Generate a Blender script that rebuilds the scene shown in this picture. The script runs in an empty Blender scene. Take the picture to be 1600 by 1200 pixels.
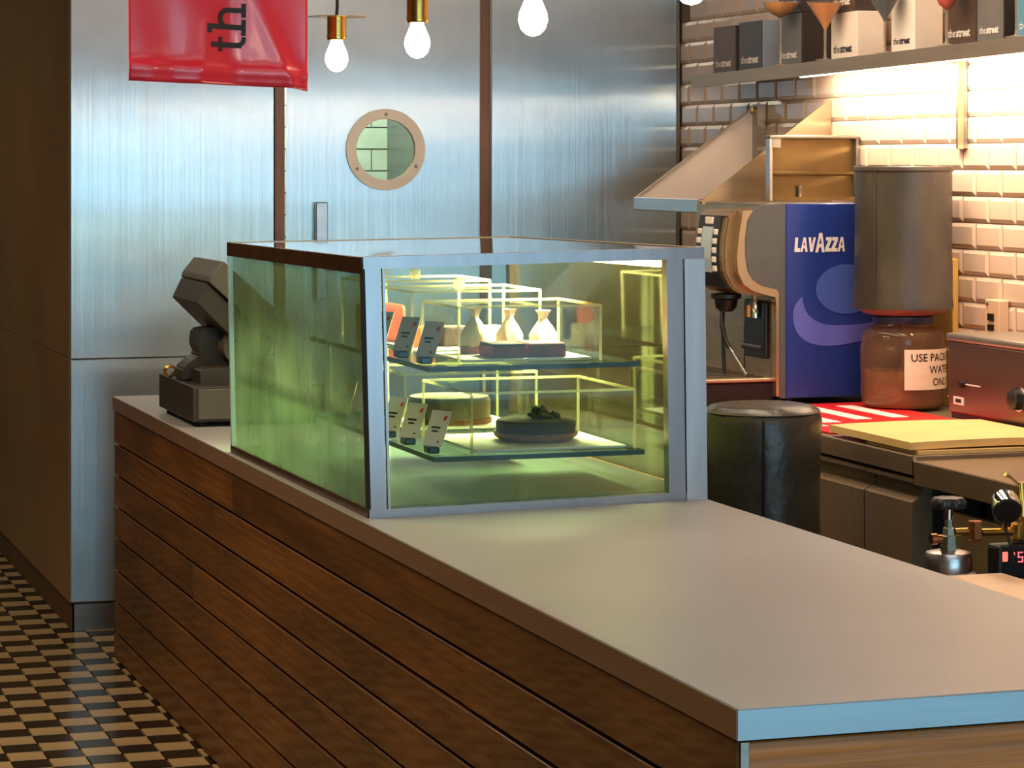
import bpy, bmesh, math, random
from mathutils import Vector, Matrix
random.seed(7)
scene = bpy.context.scene
C = scene.collection
PI = math.pi

# ------------------------------------------------------------------ camera
FPX = 4200.0
YAW = math.atan(1360.0 / FPX)
cam_d = bpy.data.cameras.new('camera')
cam_d.sensor_width = 36.0
cam_d.lens = 36.0 * FPX / 1600.0
cam_d.shift_y = -350.0 / 1600.0
cam_d.clip_end = 100.0
cam = bpy.data.objects.new('camera', cam_d)
C.objects.link(cam)
cam.location = (0, 0, 1.75)
cam.rotation_euler = (PI / 2, 0, -YAW)
scene.camera = cam

# ------------------------------------------------------------------ world, exposure, large lights
scene.view_settings.view_transform = 'Standard'
scene.view_settings.look = 'None'
scene.view_settings.exposure = 0.0
scene.view_settings.gamma = 1.0
scene.view_settings.use_curve_mapping = False
scene.cycles.max_bounces = 10
scene.cycles.glossy_bounces = 5
scene.cycles.transparent_max_bounces = 48
scene.cycles.caustics_reflective = False
scene.cycles.caustics_refractive = False

def lin(c):
    out = []
    for v in c[:3]:
        v = v / 255.0
        out.append(v / 12.92 if v <= 0.04045 else ((v + 0.055) / 1.055) ** 2.4)
    return (out[0], out[1], out[2], 1.0)

world = bpy.data.worlds.new('world')
scene.world = world
world.use_nodes = True
bg = world.node_tree.nodes['Background']
bg.inputs[0].default_value = (0.34, 0.62, 0.80, 1)
bg.inputs[1].default_value = 1.0

def area(name, loc, rot, sx, sy, power, col):
    d = bpy.data.lights.new(name, 'AREA')
    d.shape = 'RECTANGLE'
    d.size, d.size_y = sx, sy
    d.energy = power
    d.color = col
    o = bpy.data.objects.new(name, d)
    o.location = loc
    o.rotation_euler = rot
    C.objects.link(o)
    return o

# daylight through the wide shop front behind the camera (window opening in wall_front)
area('daylight_window', (3.9, -4.95, 1.30), (PI / 2, 0, 0), 9.6, 2.36, 245, (0.41, 0.78, 1.0))
# added soft fill over the room, added fills for wall and aisle, corridor downlight
area('room_fill', (2.2, 1.2, 3.15), (0, 0, 0), 4.0, 3.0, 66, (1.0, 0.93, 0.86))  # unseen overhead fill added to lift the shadows
area('wall_fill', (2.3, 7.2, 3.12), (0, math.radians(-52), 0), 0.3, 3.0, 34, (1.0, 0.80, 0.62))  # added to brighten the boxes and glasses on the upper shelf
area('aisle_fill', (3.0, 6.6, 3.15), (0, 0, 0), 0.5, 2.6, 48, (1.0, 0.78, 0.56))  # unseen warm fill added over the work area
area('corridor_lamp', (0.3, 6.9, 3.15), (0, 0, 0), 0.5, 1.6, 64, (1.0, 0.74, 0.46))
area('corridor_fill_far', (-0.4, 11.8, 3.15), (0, 0, 0), 0.8, 2.5, 26, (1.0, 0.86, 0.62))  # added to lift the brown side face of the steel block

# ------------------------------------------------------------------ materials
MATS = {}
def mat(name, rgb, rough=0.5, metal=0.0, var=0.0, scale=(8, 8, 8), bump=0.0, bscale=None, spec=0.5,
        rgb2=None, coat=0.0, aniso=0.0, detail=3.0):
    if name in MATS:
        return MATS[name]
    m = bpy.data.materials.new(name)
    m.use_nodes = True
    nt = m.node_tree
    b = nt.nodes['Principled BSDF']
    b.inputs['Roughness'].default_value = rough
    b.inputs['Metallic'].default_value = metal
    b.inputs['Specular IOR Level'].default_value = spec
    b.inputs['Coat Weight'].default_value = coat
    b.inputs['Coat Roughness'].default_value = 0.08
    col = lin(rgb)
    b.inputs['Base Color'].default_value = col
    if var or bump or rgb2:
        tc = nt.nodes.new('ShaderNodeTexCoord')
        def noise(sc):
            mp = nt.nodes.new('ShaderNodeMapping')
            mp.inputs['Scale'].default_value = sc
            nt.links.new(tc.outputs['Object'], mp.inputs['Vector'])
            n = nt.nodes.new('ShaderNodeTexNoise')
            n.inputs['Scale'].default_value = 1.0
            n.inputs['Detail'].default_value = detail
            nt.links.new(mp.outputs[0], n.inputs['Vector'])
            return n
        if var or rgb2:
            n = noise(scale)
            r = nt.nodes.new('ShaderNodeValToRGB')
            c2 = lin(rgb2) if rgb2 else tuple(min(1, v * (1 + var)) for v in col[:3]) + (1,)
            c1 = col if rgb2 else tuple(v * (1 - var) for v in col[:3]) + (1,)
            r.color_ramp.elements[0].position = 0.32
            r.color_ramp.elements[0].color = c1
            r.color_ramp.elements[1].position = 0.68
            r.color_ramp.elements[1].color = c2
            nt.links.new(n.outputs['Fac'], r.inputs[0])
            nt.links.new(r.outputs[0], b.inputs['Base Color'])
        if bump:
            n2 = noise(bscale or scale)
            bp = nt.nodes.new('ShaderNodeBump')
            bp.inputs['Strength'].default_value = bump
            bp.inputs['Distance'].default_value = 0.02
            nt.links.new(n2.outputs['Fac'], bp.inputs['Height'])
            nt.links.new(bp.outputs[0], b.inputs['Normal'])
    MATS[name] = m
    return m

def emit(name, col, strength):
    if name in MATS:
        return MATS[name]
    m = bpy.data.materials.new(name)
    m.use_nodes = True
    b = m.node_tree.nodes['Principled BSDF']
    b.inputs['Base Color'].default_value = (0.8, 0.8, 0.8, 1)
    b.inputs['Emission Color'].default_value = (*col, 1)
    b.inputs['Emission Strength'].default_value = strength
    MATS[name] = m
    return m

def glass(name, tint, refl=1.0, dirt_glow=0.0, dirt_glow_rgb=(120, 140, 90), rough=0.02, dscale=(6, 6, 2.5)):
    if name in MATS:
        return MATS[name]
    m = bpy.data.materials.new(name)
    m.use_nodes = True
    nt = m.node_tree
    nt.nodes.clear()
    out = nt.nodes.new('ShaderNodeOutputMaterial')
    tr = nt.nodes.new('ShaderNodeBsdfTransparent')
    tr.inputs[0].default_value = (*tint, 1)
    gl = nt.nodes.new('ShaderNodeBsdfGlossy')
    gl.inputs['Roughness'].default_value = rough
    fr = nt.nodes.new('ShaderNodeFresnel')
    ge = nt.nodes.new('ShaderNodeNewGeometry')     # thin pane: the same reflectance from both sides
    ir = nt.nodes.new('ShaderNodeMapRange')
    ir.inputs['To Min'].default_value = 1.45
    ir.inputs['To Max'].default_value = 1 / 1.45
    nt.links.new(ge.outputs['Backfacing'], ir.inputs['Value'])
    nt.links.new(ir.outputs[0], fr.inputs['IOR'])
    mu = nt.nodes.new('ShaderNodeMath')
    mu.operation = 'MULTIPLY'
    mu.inputs[1].default_value = refl
    mx = nt.nodes.new('ShaderNodeMixShader')
    nt.links.new(fr.outputs[0], mu.inputs[0])
    nt.links.new(mu.outputs[0], mx.inputs[0])
    nt.links.new(tr.outputs[0], mx.inputs[1])
    nt.links.new(gl.outputs[0], mx.inputs[2])
    last = mx
    if dirt_glow:  # milky layer: smudges on some panes, painted light on others
        df = nt.nodes.new('ShaderNodeBsdfDiffuse')
        df.inputs[0].default_value = lin(dirt_glow_rgb)
        tl = nt.nodes.new('ShaderNodeBsdfTranslucent')
        tl.inputs[0].default_value = lin(dirt_glow_rgb)
        ad = nt.nodes.new('ShaderNodeMixShader')
        nt.links.new(df.outputs[0], ad.inputs[1])
        nt.links.new(tl.outputs[0], ad.inputs[2])
        tc = nt.nodes.new('ShaderNodeTexCoord')
        mp = nt.nodes.new('ShaderNodeMapping')
        mp.inputs['Scale'].default_value = dscale
        n = nt.nodes.new('ShaderNodeTexNoise')
        n.inputs['Scale'].default_value = 1.0
        n.inputs['Detail'].default_value = 5
        nt.links.new(tc.outputs['Object'], mp.inputs[0])
        nt.links.new(mp.outputs[0], n.inputs['Vector'])
        mr = nt.nodes.new('ShaderNodeMapRange')
        mr.inputs['From Min'].default_value = 0.3
        mr.inputs['From Max'].default_value = 0.75
        mr.inputs['To Min'].default_value = dirt_glow * 0.45
        mr.inputs['To Max'].default_value = dirt_glow
        nt.links.new(n.outputs['Fac'], mr.inputs['Value'])
        m2 = nt.nodes.new('ShaderNodeMixShader')
        nt.links.new(mr.outputs[0], m2.inputs[0])
        nt.links.new(mx.outputs[0], m2.inputs[1])
        nt.links.new(ad.outputs[0], m2.inputs[2])
        last = m2
    nt.links.new(last.outputs[0], out.inputs[0])
    MATS[name] = m
    return m

def steel_wall_mat():
    m = bpy.data.materials.new('brushed_steel_cladding')
    m.use_nodes = True
    nt = m.node_tree
    b = nt.nodes['Principled BSDF']
    b.inputs['Metallic'].default_value = 1.0
    b.inputs['Roughness'].default_value = 0.2
    b2 = nt.nodes.new('ShaderNodeBsdfAnisotropic')
    b2.inputs['Roughness'].default_value = 0.5
    b.inputs['Anisotropic'].default_value = 1.0
    tg = nt.nodes.new('ShaderNodeTangent')
    tg.direction_type = 'RADIAL'
    tg.axis = 'Z'
    nt.links.new(tg.outputs[0], b.inputs['Tangent'])
    tc = nt.nodes.new('ShaderNodeTexCoord')
    def noise(sc, det):
        mp = nt.nodes.new('ShaderNodeMapping')
        mp.inputs['Scale'].default_value = sc
        nt.links.new(tc.outputs['Object'], mp.inputs['Vector'])
        n = nt.nodes.new('ShaderNodeTexNoise')
        n.inputs['Scale'].default_value = 1.0
        n.inputs['Detail'].default_value = det
        nt.links.new(mp.outputs[0], n.inputs['Vector'])
        return n
    n1 = noise((2.2, 1, 3.2), 1.5)       # oil-canning of the sheet
    n2 = noise((1100, 3, 0.35), 1)         # vertical brushing spreads reflections sideways
    n3 = noise((1.8, 1, 2.6), 4)         # clouded wiping marks
    bp1 = nt.nodes.new('ShaderNodeBump')
    bp1.inputs['Strength'].default_value = 0.05
    bp1.inputs['Distance'].default_value = 0.02
    nt.links.new(n1.outputs['Fac'], bp1.inputs['Height'])
    bp2 = nt.nodes.new('ShaderNodeBump')
    bp2.inputs['Strength'].default_value = 0.3
    bp2.inputs['Distance'].default_value = 0.002
    nt.links.new(n2.outputs['Fac'], bp2.inputs['Height'])
    nt.links.new(bp1.outputs[0], bp2.inputs['Normal'])
    nt.links.new(bp2.outputs[0], b.inputs['Normal'])
    r = nt.nodes.new('ShaderNodeValToRGB')
    r.color_ramp.elements[0].position = 0.3
    r.color_ramp.elements[0].color = (0.57, 0.65, 0.68, 1)
    r.color_ramp.elements[1].position = 0.7
    r.color_ramp.elements[1].color = (0.72, 0.79, 0.82, 1)
    nt.links.new(n3.outputs['Fac'], r.inputs[0])
    nt.links.new(r.outputs[0], b.inputs['Base Color'])
    mr = nt.nodes.new('ShaderNodeMapRange')
    mr.inputs['To Min'].default_value = 0.14
    mr.inputs['To Max'].default_value = 0.24
    nt.links.new(n3.outputs['Fac'], mr.inputs['Value'])
    nt.links.new(mr.outputs[0], b.inputs['Roughness'])
    nt.links.new(r.outputs[0], b2.inputs['Color'])
    mx = nt.nodes.new('ShaderNodeMixShader')
    mx.inputs[0].default_value = 0.42
    nt.links.new(b.outputs[0], mx.inputs[1])
    nt.links.new(b2.outputs[0], mx.inputs[2])
    nt.links.new(mx.outputs[0], nt.nodes['Material Output'].inputs[0])
    MATS['steel_wall'] = m
    return m

def wood_mat():
    m = bpy.data.materials.new('stained_counter_wood')
    m.use_nodes = True
    nt = m.node_tree
    b = nt.nodes['Principled BSDF']
    b.inputs['Roughness'].default_value = 0.42
    b.inputs['Coat Weight'].default_value = 0.15
    oi = nt.nodes.new('ShaderNodeObjectInfo')
    tc = nt.nodes.new('ShaderNodeTexCoord')
    ad = nt.nodes.new('ShaderNodeVectorMath')
    ad.operation = 'ADD'
    sc = nt.nodes.new('ShaderNodeVectorMath')
    sc.operation = 'SCALE'
    cb = nt.nodes.new('ShaderNodeCombineXYZ')
    nt.links.new(oi.outputs['Random'], cb.inputs[0])
    nt.links.new(oi.outputs['Random'], cb.inputs[1])
    nt.links.new(cb.outputs[0], sc.inputs[0])
    sc.inputs['Scale'].default_value = 37.0
    nt.links.new(tc.outputs['Object'], ad.inputs[0])
    nt.links.new(sc.outputs[0], ad.inputs[1])
    def noise(s, det):
        mp = nt.nodes.new('ShaderNodeMapping')
        mp.inputs['Scale'].default_value = s
        nt.links.new(ad.outputs[0], mp.inputs['Vector'])
        n = nt.nodes.new('ShaderNodeTexNoise')
        n.inputs['Scale'].default_value = 1.0
        n.inputs['Detail'].default_value = det
        nt.links.new(mp.outputs[0], n.inputs['Vector'])
        return n
    grain = noise((9, 2.2, 90), 4)
    blot = noise((2.0, 1.2, 4), 3)
    r1 = nt.nodes.new('ShaderNodeValToRGB')
    r1.color_ramp.elements[0].position = 0.34
    r1.color_ramp.elements[0].color = lin((100, 62, 22))
    r1.color_ramp.elements[1].position = 0.7
    r1.color_ramp.elements[1].color = lin((134, 88, 34))
    nt.links.new(grain.outputs['Fac'], r1.inputs[0])
    r2 = nt.nodes.new('ShaderNodeValToRGB')
    r2.color_ramp.elements[0].position = 0.36
    r2.color_ramp.elements[0].color = (0.5, 0.45, 0.42, 1)
    r2.color_ramp.elements[1].position = 0.62
    r2.color_ramp.elements[1].color = (1.12, 1.05, 1.0, 1)
    nt.links.new(blot.outputs['Fac'], r2.inputs[0])
    mx = nt.nodes.new('ShaderNodeMix')
    mx.data_type = 'RGBA'
    mx.blend_type = 'MULTIPLY'
    mx.inputs[0].default_value = 1.0
    nt.links.new(r1.outputs[0], mx.inputs[6])
    nt.links.new(r2.outputs[0], mx.inputs[7])
    nt.links.new(mx.outputs[2], b.inputs['Base Color'])
    bp = nt.nodes.new('ShaderNodeBump')
    bp.inputs['Strength'].default_value = 0.12
    bp.inputs['Distance'].default_value = 0.004
    nt.links.new(grain.outputs['Fac'], bp.inputs['Height'])
    nt.links.new(bp.outputs[0], b.inputs['Normal'])
    MATS['wood'] = m
    return m

STEELW = steel_wall_mat()
WOOD = wood_mat()
STEEL = mat('stainless_steel', (196, 196, 198), 0.28, 1.0, 0.10, (3, 3, 40), 0.04, (4, 4, 200))
STEEL_D = mat('dull_steel', (150, 142, 132), 0.42, 1.0, 0.12, (4, 4, 30))
STEEL_TAN = mat('warm_brushed_steel', (184, 160, 128), 0.36, 0.85, 0.10, (6, 6, 30))
COUNTER = mat('counter_sheet', (155, 156, 158), 0.36, 0.0, 0.05, (2, 2, 2), 0.015, (3, 3, 3))
BRASS = mat('brass', (214, 168, 84), 0.24, 1.0, 0.08)
COPPER = mat('copper', (196, 122, 74), 0.3, 1.0)
CHROME = mat('chrome', (214, 214, 212), 0.1, 1.0)
BLACK = mat('black_plastic', (26, 24, 23), 0.4, 0.0, 0.15)
BLACK_R = mat('black_rubber', (20, 20, 20), 0.7)
CHAR = mat('charcoal_plastic', (54, 49, 43), 0.45, 0.0, 0.08, (30, 30, 30))
CHAR_L = mat('grey_plastic', (90, 88, 80), 0.45, 0.0, 0.06, (30, 30, 30))
LEATHER = mat('black_leather', (58, 54, 46), 0.32, 0.0, 0.25, (9, 9, 9), 0.35, (14, 14, 10))
LEATHER_G = mat('worn_grey_leather', (68, 61, 52), 0.42, 0.0, 0.42, (5, 5, 3), 0.25, (12, 12, 8))
TILE = mat('glazed_tile', (208, 180, 158), 0.12, 0.0, 0.05, (7, 7, 7), coat=0.5)
GROUT = mat('grout', (120, 108, 96), 0.9, 0.0, 0.1)
BROWN_TRIM = mat('brown_strip', (122, 86, 70), 0.4, 0.3, 0.15, (20, 20, 4))
STEEL_REFL_BROWN = mat('steel_brown_reflection', (140, 114, 80), 0.28, 0.0, 0.12, (2, 2, 2), 0.03, (2, 2, 60))  # steel side face; its reflection of the brown corridor put into the colour
CREAMW = mat('cream_wall_paint', (170, 160, 148), 0.8)
DARK_BROWN = mat('dark_brown_wall', (92, 66, 42), 0.6, 0.0, 0.15, (2, 2, 2))
CEIL = mat('ceiling_daylight_tint', (70, 78, 82), 0.9, 0.0, 0.05)  # bluish daylight tint put into the ceiling colour
FLOOR_L = mat('cream_floor_tile', (205, 178, 132), 0.22, 0.0, 0.12, (12, 12, 12), coat=0.3)
FLOOR_D = mat('dark_floor_tile', (44, 38, 32), 0.2, 0.0, 0.2, (12, 12, 12), coat=0.3)
RED_V = mat('red_vinyl', (252, 46, 66), 0.28, 0.0, 0.06, (5, 5, 5), 0.06, (9, 9, 9), coat=0.4)
RED_MAT = mat('red_rubber_mat', (222, 30, 30), 0.45)
WHITE_P = mat('white_print', (240, 228, 220), 0.6)
BLACK_P = mat('black_print', (34, 24, 30), 0.6)
BLUE = mat('blue_enamel', (36, 60, 142), 0.3, 0.1, 0.06, (3, 3, 3), coat=0.3)
BLUE_L = mat('pale_blue_print', (96, 104, 196), 0.4)
BLUE_M = mat('mid_blue_print', (70, 96, 178), 0.4)
YELLOW = mat('yellow_plastic_board', (240, 200, 128), 0.45, 0.0, 0.05, (6, 6, 6))
BOARD = mat('tan_plastic_board', (206, 158, 74), 0.5, 0.0, 0.10, (5, 5, 5))
CARD_W = mat('white_card', (250, 234, 218), 0.6, 0.0, 0.03)
CARD_D = mat('dark_card', (62, 54, 50), 0.42, 0.0, 0.15)
CARD_B = mat('brown_card', (88, 62, 44), 0.42, 0.0, 0.15)
CARD_G = mat('slate_card', (110, 104, 98), 0.42, 0.0, 0.12)
CARD_BL = mat('blue_grey_card', (150, 160, 176), 0.35, 0.0, 0.06)
ORANGE = mat('orange_drink', (255, 160, 60), 0.25, 0.0, 0.25, (40, 40, 40))
AMBER = mat('amber_drink', (246, 146, 64), 0.25, 0.0, 0.15, (20, 20, 20))
RED_DR = mat('red_drink', (248, 66, 48), 0.25)
BLUE_DR = mat('dark_blue_drink', (52, 74, 96), 0.25)
PAPER = mat('paper_label', (232, 206, 184), 0.6, 0.0, 0.05, (3, 3, 40))
BROWNIE = mat('brown_cake', (132, 60, 24), 0.9, 0.0, 0.3, (40, 40, 40), 0.3, (60, 60, 60))
CARAMEL = mat('caramel_cake', (176, 92, 28), 0.5, 0.0, 0.2, (30, 30, 30))
CREAM = mat('cream', (238, 218, 150), 0.5, 0.0, 0.08, (20, 20, 20))
CHOC = mat('dark_chocolate', (46, 28, 18), 0.8, 0.0, 0.3, (30, 30, 30), 0.2, (50, 50, 50))
CRUST = mat('pastry_crust', (128, 72, 34), 0.7, 0.0, 0.25, (40, 40, 40))
TRAY = mat('white_tray', (228, 228, 214), 0.35)
JAR_M = glass('brown_jar_plastic', (0.72, 0.58, 0.47), 1.0, 0.42, (186, 146, 118), 0.05, (6, 6, 10))
ACRY = glass('acrylic', (0.97, 0.97, 0.93), 0.55)
ACRY_E = glass('acrylic_edge', (0.95, 0.95, 0.80), 0.8, 0.5, (250, 245, 190))
GL_F = glass('front_glass', (0.90, 0.96, 0.90), 0.4, 0.05, (150, 170, 120))
GL_L = glass('side_glass', (0.64, 0.78, 0.62), 1.0, 0.85, (116, 146, 110), 0.03, (5, 7, 2.2))
GL_R = glass('right_side_glass', (0.90, 0.93, 0.62), 2.4, 0.16, (226, 220, 130), 0.04, (5, 5, 3))  # yellow layer paints the bright yellow light inside the case
GL_S = glass('shelf_glass', (0.86, 0.94, 0.86), 0.7)
GL_E = mat('glass_edge_green', (22, 52, 50), 0.35)
GL_C = glass('clear_glass', (0.96, 0.95, 0.92), 1.0, 0.4, (240, 228, 212))  # pale layer paints white highlights onto stems and bowls
GL_PORT = glass('porthole_glass', (0.80, 0.92, 0.88), 0.9)

# ------------------------------------------------------------------ mesh helpers
def box(bm, x0, x1, y0, y1, z0, z1, bev=0.0, seg=2):
    vs = [bm.verts.new(p) for p in ((x0, y0, z0), (x1, y0, z0), (x1, y1, z0), (x0, y1, z0),
                                    (x0, y0, z1), (x1, y0, z1), (x1, y1, z1), (x0, y1, z1))]
    fs = [bm.faces.new([vs[i] for i in q]) for q in
          ((3, 2, 1, 0), (4, 5, 6, 7), (0, 1, 5, 4), (1, 2, 6, 5), (2, 3, 7, 6), (3, 0, 4, 7))]
    if bev:
        es = set(e for fc in fs for e in fc.edges)
        bmesh.ops.bevel(bm, geom=list(es), offset=bev, segments=seg, affect='EDGES', profile=0.5)
    return bm

def hexa(bm, p):
    vs = [bm.verts.new(q) for q in p]
    for q in ((3, 2, 1, 0), (4, 5, 6, 7), (0, 1, 5, 4), (1, 2, 6, 5), (2, 3, 7, 6), (3, 0, 4, 7)):
        bm.faces.new([vs[i] for i in q])
    return bm

def prism(bm, pts, fa, fb):
    """pts: polygon; fa/fb map a 2-D point to the two end positions."""
    a = [bm.verts.new(fa(*p)) for p in pts]
    b = [bm.verts.new(fb(*p)) for p in pts]
    n = len(pts)
    bm.faces.new(a)
    bm.faces.new(list(reversed(b)))
    for i in range(n):
        j = (i + 1) % n
        bm.faces.new([a[j], a[i], b[i], b[j]])
    bmesh.ops.recalc_face_normals(bm, faces=bm.faces)
    return bm

def xz(bm, pts, y0, y1):
    return prism(bm, pts, lambda x, z: (x, y0, z), lambda x, z: (x, y1, z))

def lathe(bm, prof, cx, cy, seg=32, cap0=True, cap1=True):
    rings = []
    for r, z in prof:
        rings.append([bm.verts.new((cx + r * math.cos(2 * PI * k / seg), cy + r * math.sin(2 * PI * k / seg), z)) for k in range(seg)])
    for a, b in zip(rings, rings[1:]):
        for k in range(seg):
            j = (k + 1) % seg
            bm.faces.new([a[k], a[j], b[j], b[k]])
    if cap0:
        bm.faces.new(list(reversed(rings[0])))
    if cap1:
        bm.faces.new(rings[-1])
    bmesh.ops.recalc_face_normals(bm, faces=bm.faces)
    return bm

def tube(bm, pts, r, seg=10, caps=True):
    pts = [Vector(p) for p in pts]
    rings = []
    for i, p in enumerate(pts):
        d = (pts[min(i + 1, len(pts) - 1)] - pts[max(i - 1, 0)]).normalized()
        u = d.cross(Vector((0, 0, 1)))
        if u.length < 1e-3:
            u = d.cross(Vector((1, 0, 0)))
        u.normalize()
        v = d.cross(u).normalized()
        rr = r[i] if isinstance(r, (list, tuple)) else r
        rings.append([bm.verts.new(p + (u * math.cos(2 * PI * k / seg) + v * math.sin(2 * PI * k / seg)) * rr) for k in range(seg)])
    for a, b in zip(rings, rings[1:]):
        for k in range(seg):
            j = (k + 1) % seg
            bm.faces.new([a[k], a[j], b[j], b[k]])
    if caps:
        bm.faces.new(rings[0])
        bm.faces.new(rings[-1])
    bmesh.ops.recalc_face_normals(bm, faces=bm.faces)
    return bm

def B():
    return bmesh.new()

def wloc(o):
    p = Vector((0, 0, 0))
    while o is not None:
        p += Vector(o.location)
        o = o.parent
    return p

def obj(name, bm, m, parent=None, smooth=False, loc=None):
    """one mesh object from a bmesh given in world coordinates"""
    origin = wloc(parent) if parent else Vector(loc or (0, 0, 0))
    if origin.length:
        bmesh.ops.translate(bm, verts=bm.verts, vec=-origin)
    me = bpy.data.meshes.new(name)
    bm.to_mesh(me)
    bm.free()
    me.materials.append(m)
    if smooth:
        me.polygons.foreach_set('use_smooth', [True] * len(me.polygons))
        try:
            me.set_sharp_from_angle(angle=math.radians(40))
        except Exception:
            pass
    o = bpy.data.objects.new(name, me)
    C.objects.link(o)
    if parent:
        o.parent = parent
    elif loc:
        o.location = loc
    return o

def tag(o, label, cat, group=None):
    o['label'] = label
    o['category'] = cat
    if group:
        o['group'] = group
    return o

def thing(name, label, cat, loc=(0, 0, 0), group=None):
    o = bpy.data.objects.new(name, None)
    o.empty_display_size = 0.1
    C.objects.link(o)
    o.location = loc
    return tag(o, label, cat, group)

def struct(name, bm, m, parent=None):
    o = obj(name, bm, m, parent)
    if not parent:
        o['kind'] = 'structure'
    return o

def copy_tree(o, parent=None):
    c = o.copy()
    C.objects.link(c)
    c.parent = parent
    for ch in list(o.children):
        copy_tree(ch, c)
    return c

def text_bm(s, size, mapf, bold=0.0, align='LEFT', shear=0.0, spacing=1.0):
    """lettering as a mesh; mapf maps text-plane (x, y) to a world point"""
    cu = bpy.data.curves.new('txt', 'FONT')
    cu.body = s
    cu.size = size
    cu.align_x = align
    cu.offset = bold
    cu.shear = shear
    cu.space_character = spacing
    cu.resolution_u = 2
    o = bpy.data.objects.new('txt', cu)
    C.objects.link(o)
    dg = bpy.context.evaluated_depsgraph_get()
    ev = o.evaluated_get(dg)
    me = ev.to_mesh()
    bm = B()
    bm.from_mesh(me)
    ev.to_mesh_clear()
    bpy.data.objects.remove(o)
    bpy.data.curves.remove(cu)
    for v in bm.verts:
        v.co = mapf(v.co.x, v.co.y)
    return bm

# ================================================================== THE ROOM
XW, YB = 3.95, 10.0        # right wall, back wall
XS = 1.515                 # left end of the steel clad block
ZC = 3.2
bm = B(); box(bm, -1.5, 9.4, -5.3, 16.2, -0.15, -0.012)
floor = struct('floor', bm, GROUT)
floor['label'] = 'glossy cream and black chequered tile floor'
struct('ceiling', box(B(), -1.5, 9.4, -5.3, 16.2, ZC, ZC + 0.1), CEIL)
struct('wall_left', box(B(), -1.5, -1.3, -5.3, 16.2, -0.012, ZC), DARK_BROWN)
struct('wall_far', box(B(), -1.3, 4.2, 16.0, 16.2, -0.012, ZC), DARK_BROWN)
wall_right = struct('wall_right', box(B(), XW, XW + 0.2, 3.2, 13.0, -0.012, ZC), GROUT)
struct('wall_return', box(B(), XW + 0.2, 9.2, 3.2, 3.4, -0.012, ZC), CREAMW)
struct('wall_outer', box(B(), 9.0, 9.2, -5.3, 3.2, -0.012, ZC), CREAMW)
wall_front = struct('wall_front', B(), DARK_BROWN)
bm = B()
box(bm, -1.3, 9.0, -5.3, -5.1, 2.50, ZC); box(bm, -1.3, 9.0, -5.3, -5.1, -0.012, 0.1)
box(bm, -1.3, -0.95, -5.3, -5.1, 0.1, 2.50); box(bm, 8.75, 9.0, -5.3, -5.1, 0.1, 2.50)
obj('window_surround', bm, DARK_BROWN, wall_front)

# floor tiles: those in view are laid one by one, the rest joined
T = 0.1097; FX0, FY0 = 1.13, 8.99
def tile_mesh(w, d, h, name, m):
    b = B(); g = 0.0012; e = 0.0015
    a = [b.verts.new(p) for p in ((g, g, -h), (w - g, g, -h), (w - g, d - g, -h), (g, d - g, -h))]
    t = [b.verts.new(p) for p in ((g + e, g + e, 0), (w - g - e, g + e, 0), (w - g - e, d - g - e, 0), (g + e, d - g - e, 0))]
    b.faces.new(t)
    for i in range(4):
        j = (i + 1) % 4
        b.faces.new([a[i], a[j], t[j], t[i]])
    me = bpy.data.meshes.new(name); b.to_mesh(me); b.free(); me.materials.append(m)
    return me
tl, td = tile_mesh(T, T, 0.01, 'tile_cream', FLOOR_L), tile_mesh(T, T, 0.01, 'tile_dark', FLOOR_D)
bl, bd = B(), B()
n_single = 0
for i in range(-20, 70):
    for j in range(-50, 130):
        x = FX0 + i * T; y1 = FY0 - j * T; y0 = y1 - T
        if x + T > 8.95 or (x + T > XW and y1 > 3.2) or x < -1.3 or y0 < -5 or y1 > 15.9:
            continue
        light = (i + j) % 2 == 0
        if -3 <= i <= 4 and 7.55 < y0 < 12.0 and n_single < 296 and not (x > XS - 0.02 and y0 > 9.95) and not (i < -1 and y0 < 9.2 and i < -2 + (0 if y0 > 8.3 else 1)):
            o = bpy.data.objects.new('tile', tl if light else td)
            C.objects.link(o); o.parent = floor; o.location = (x, y0, 0)
            n_single += 1
        else:
            b = bl if light else bd
            g = 0.0012
            vs = [b.verts.new(p) for p in ((x + g, y0 + g, 0), (x + T - g, y0 + g, 0), (x + T - g, y1 - g, 0), (x + g, y1 - g, 0))]
            b.faces.new(vs)
o = obj('cream_tiles_beyond', bl, FLOOR_L, floor); o['kind'] = 'stuff'
o = obj('dark_tiles_beyond', bd, FLOOR_D, floor); o['kind'] = 'stuff'

# bevelled metro tiles on the right wall
RH, RL = 0.0825, 0.171
def metro(bm, y0, y1, z0, z1, x=XW):
    g, bv, d0, d1 = 0.0012, 0.013, 0.0045, 0.0105
    o = [(x, y0 + g, z0 + g), (x, y1 - g, z0 + g), (x, y1 - g, z1 - g), (x, y0 + g, z1 - g)]
    m_ = [(x - d0, *p[1:]) for p in o]
    wy = min(bv, (y1 - y0) * 0.3)
    t = [(x - d1, y0 + g + wy, z0 + g + bv), (x - d1, y1 - g - wy, z0 + g + bv),
         (x - d1, y1 - g - wy, z1 - g - bv), (x - d1, y0 + g + wy, z1 - g - bv)]
    A = [bm.verts.new(p) for p in o]; M_ = [bm.verts.new(p) for p in m_]; T_ = [bm.verts.new(p) for p in t]
    bm.faces.new(T_)
    for i in range(4):
        j = (i + 1) % 4
        bm.faces.new([A[i], A[j], M_[j], M_[i]]); bm.faces.new([M_[i], M_[j], T_[j], T_[i]])
    return bm
mb = metro(B(), 0, RL, 0, RH, 0)
bmesh.ops.recalc_face_normals(mb, faces=mb.faces)
for fc in mb.faces:
    if fc.normal.x > 0.01:
        fc.normal_flip()
met = bpy.data.meshes.new('metro_tile'); mb.to_mesh(met); mb.free(); met.materials.append(TILE)
rest = B(); n_t = 0
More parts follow.
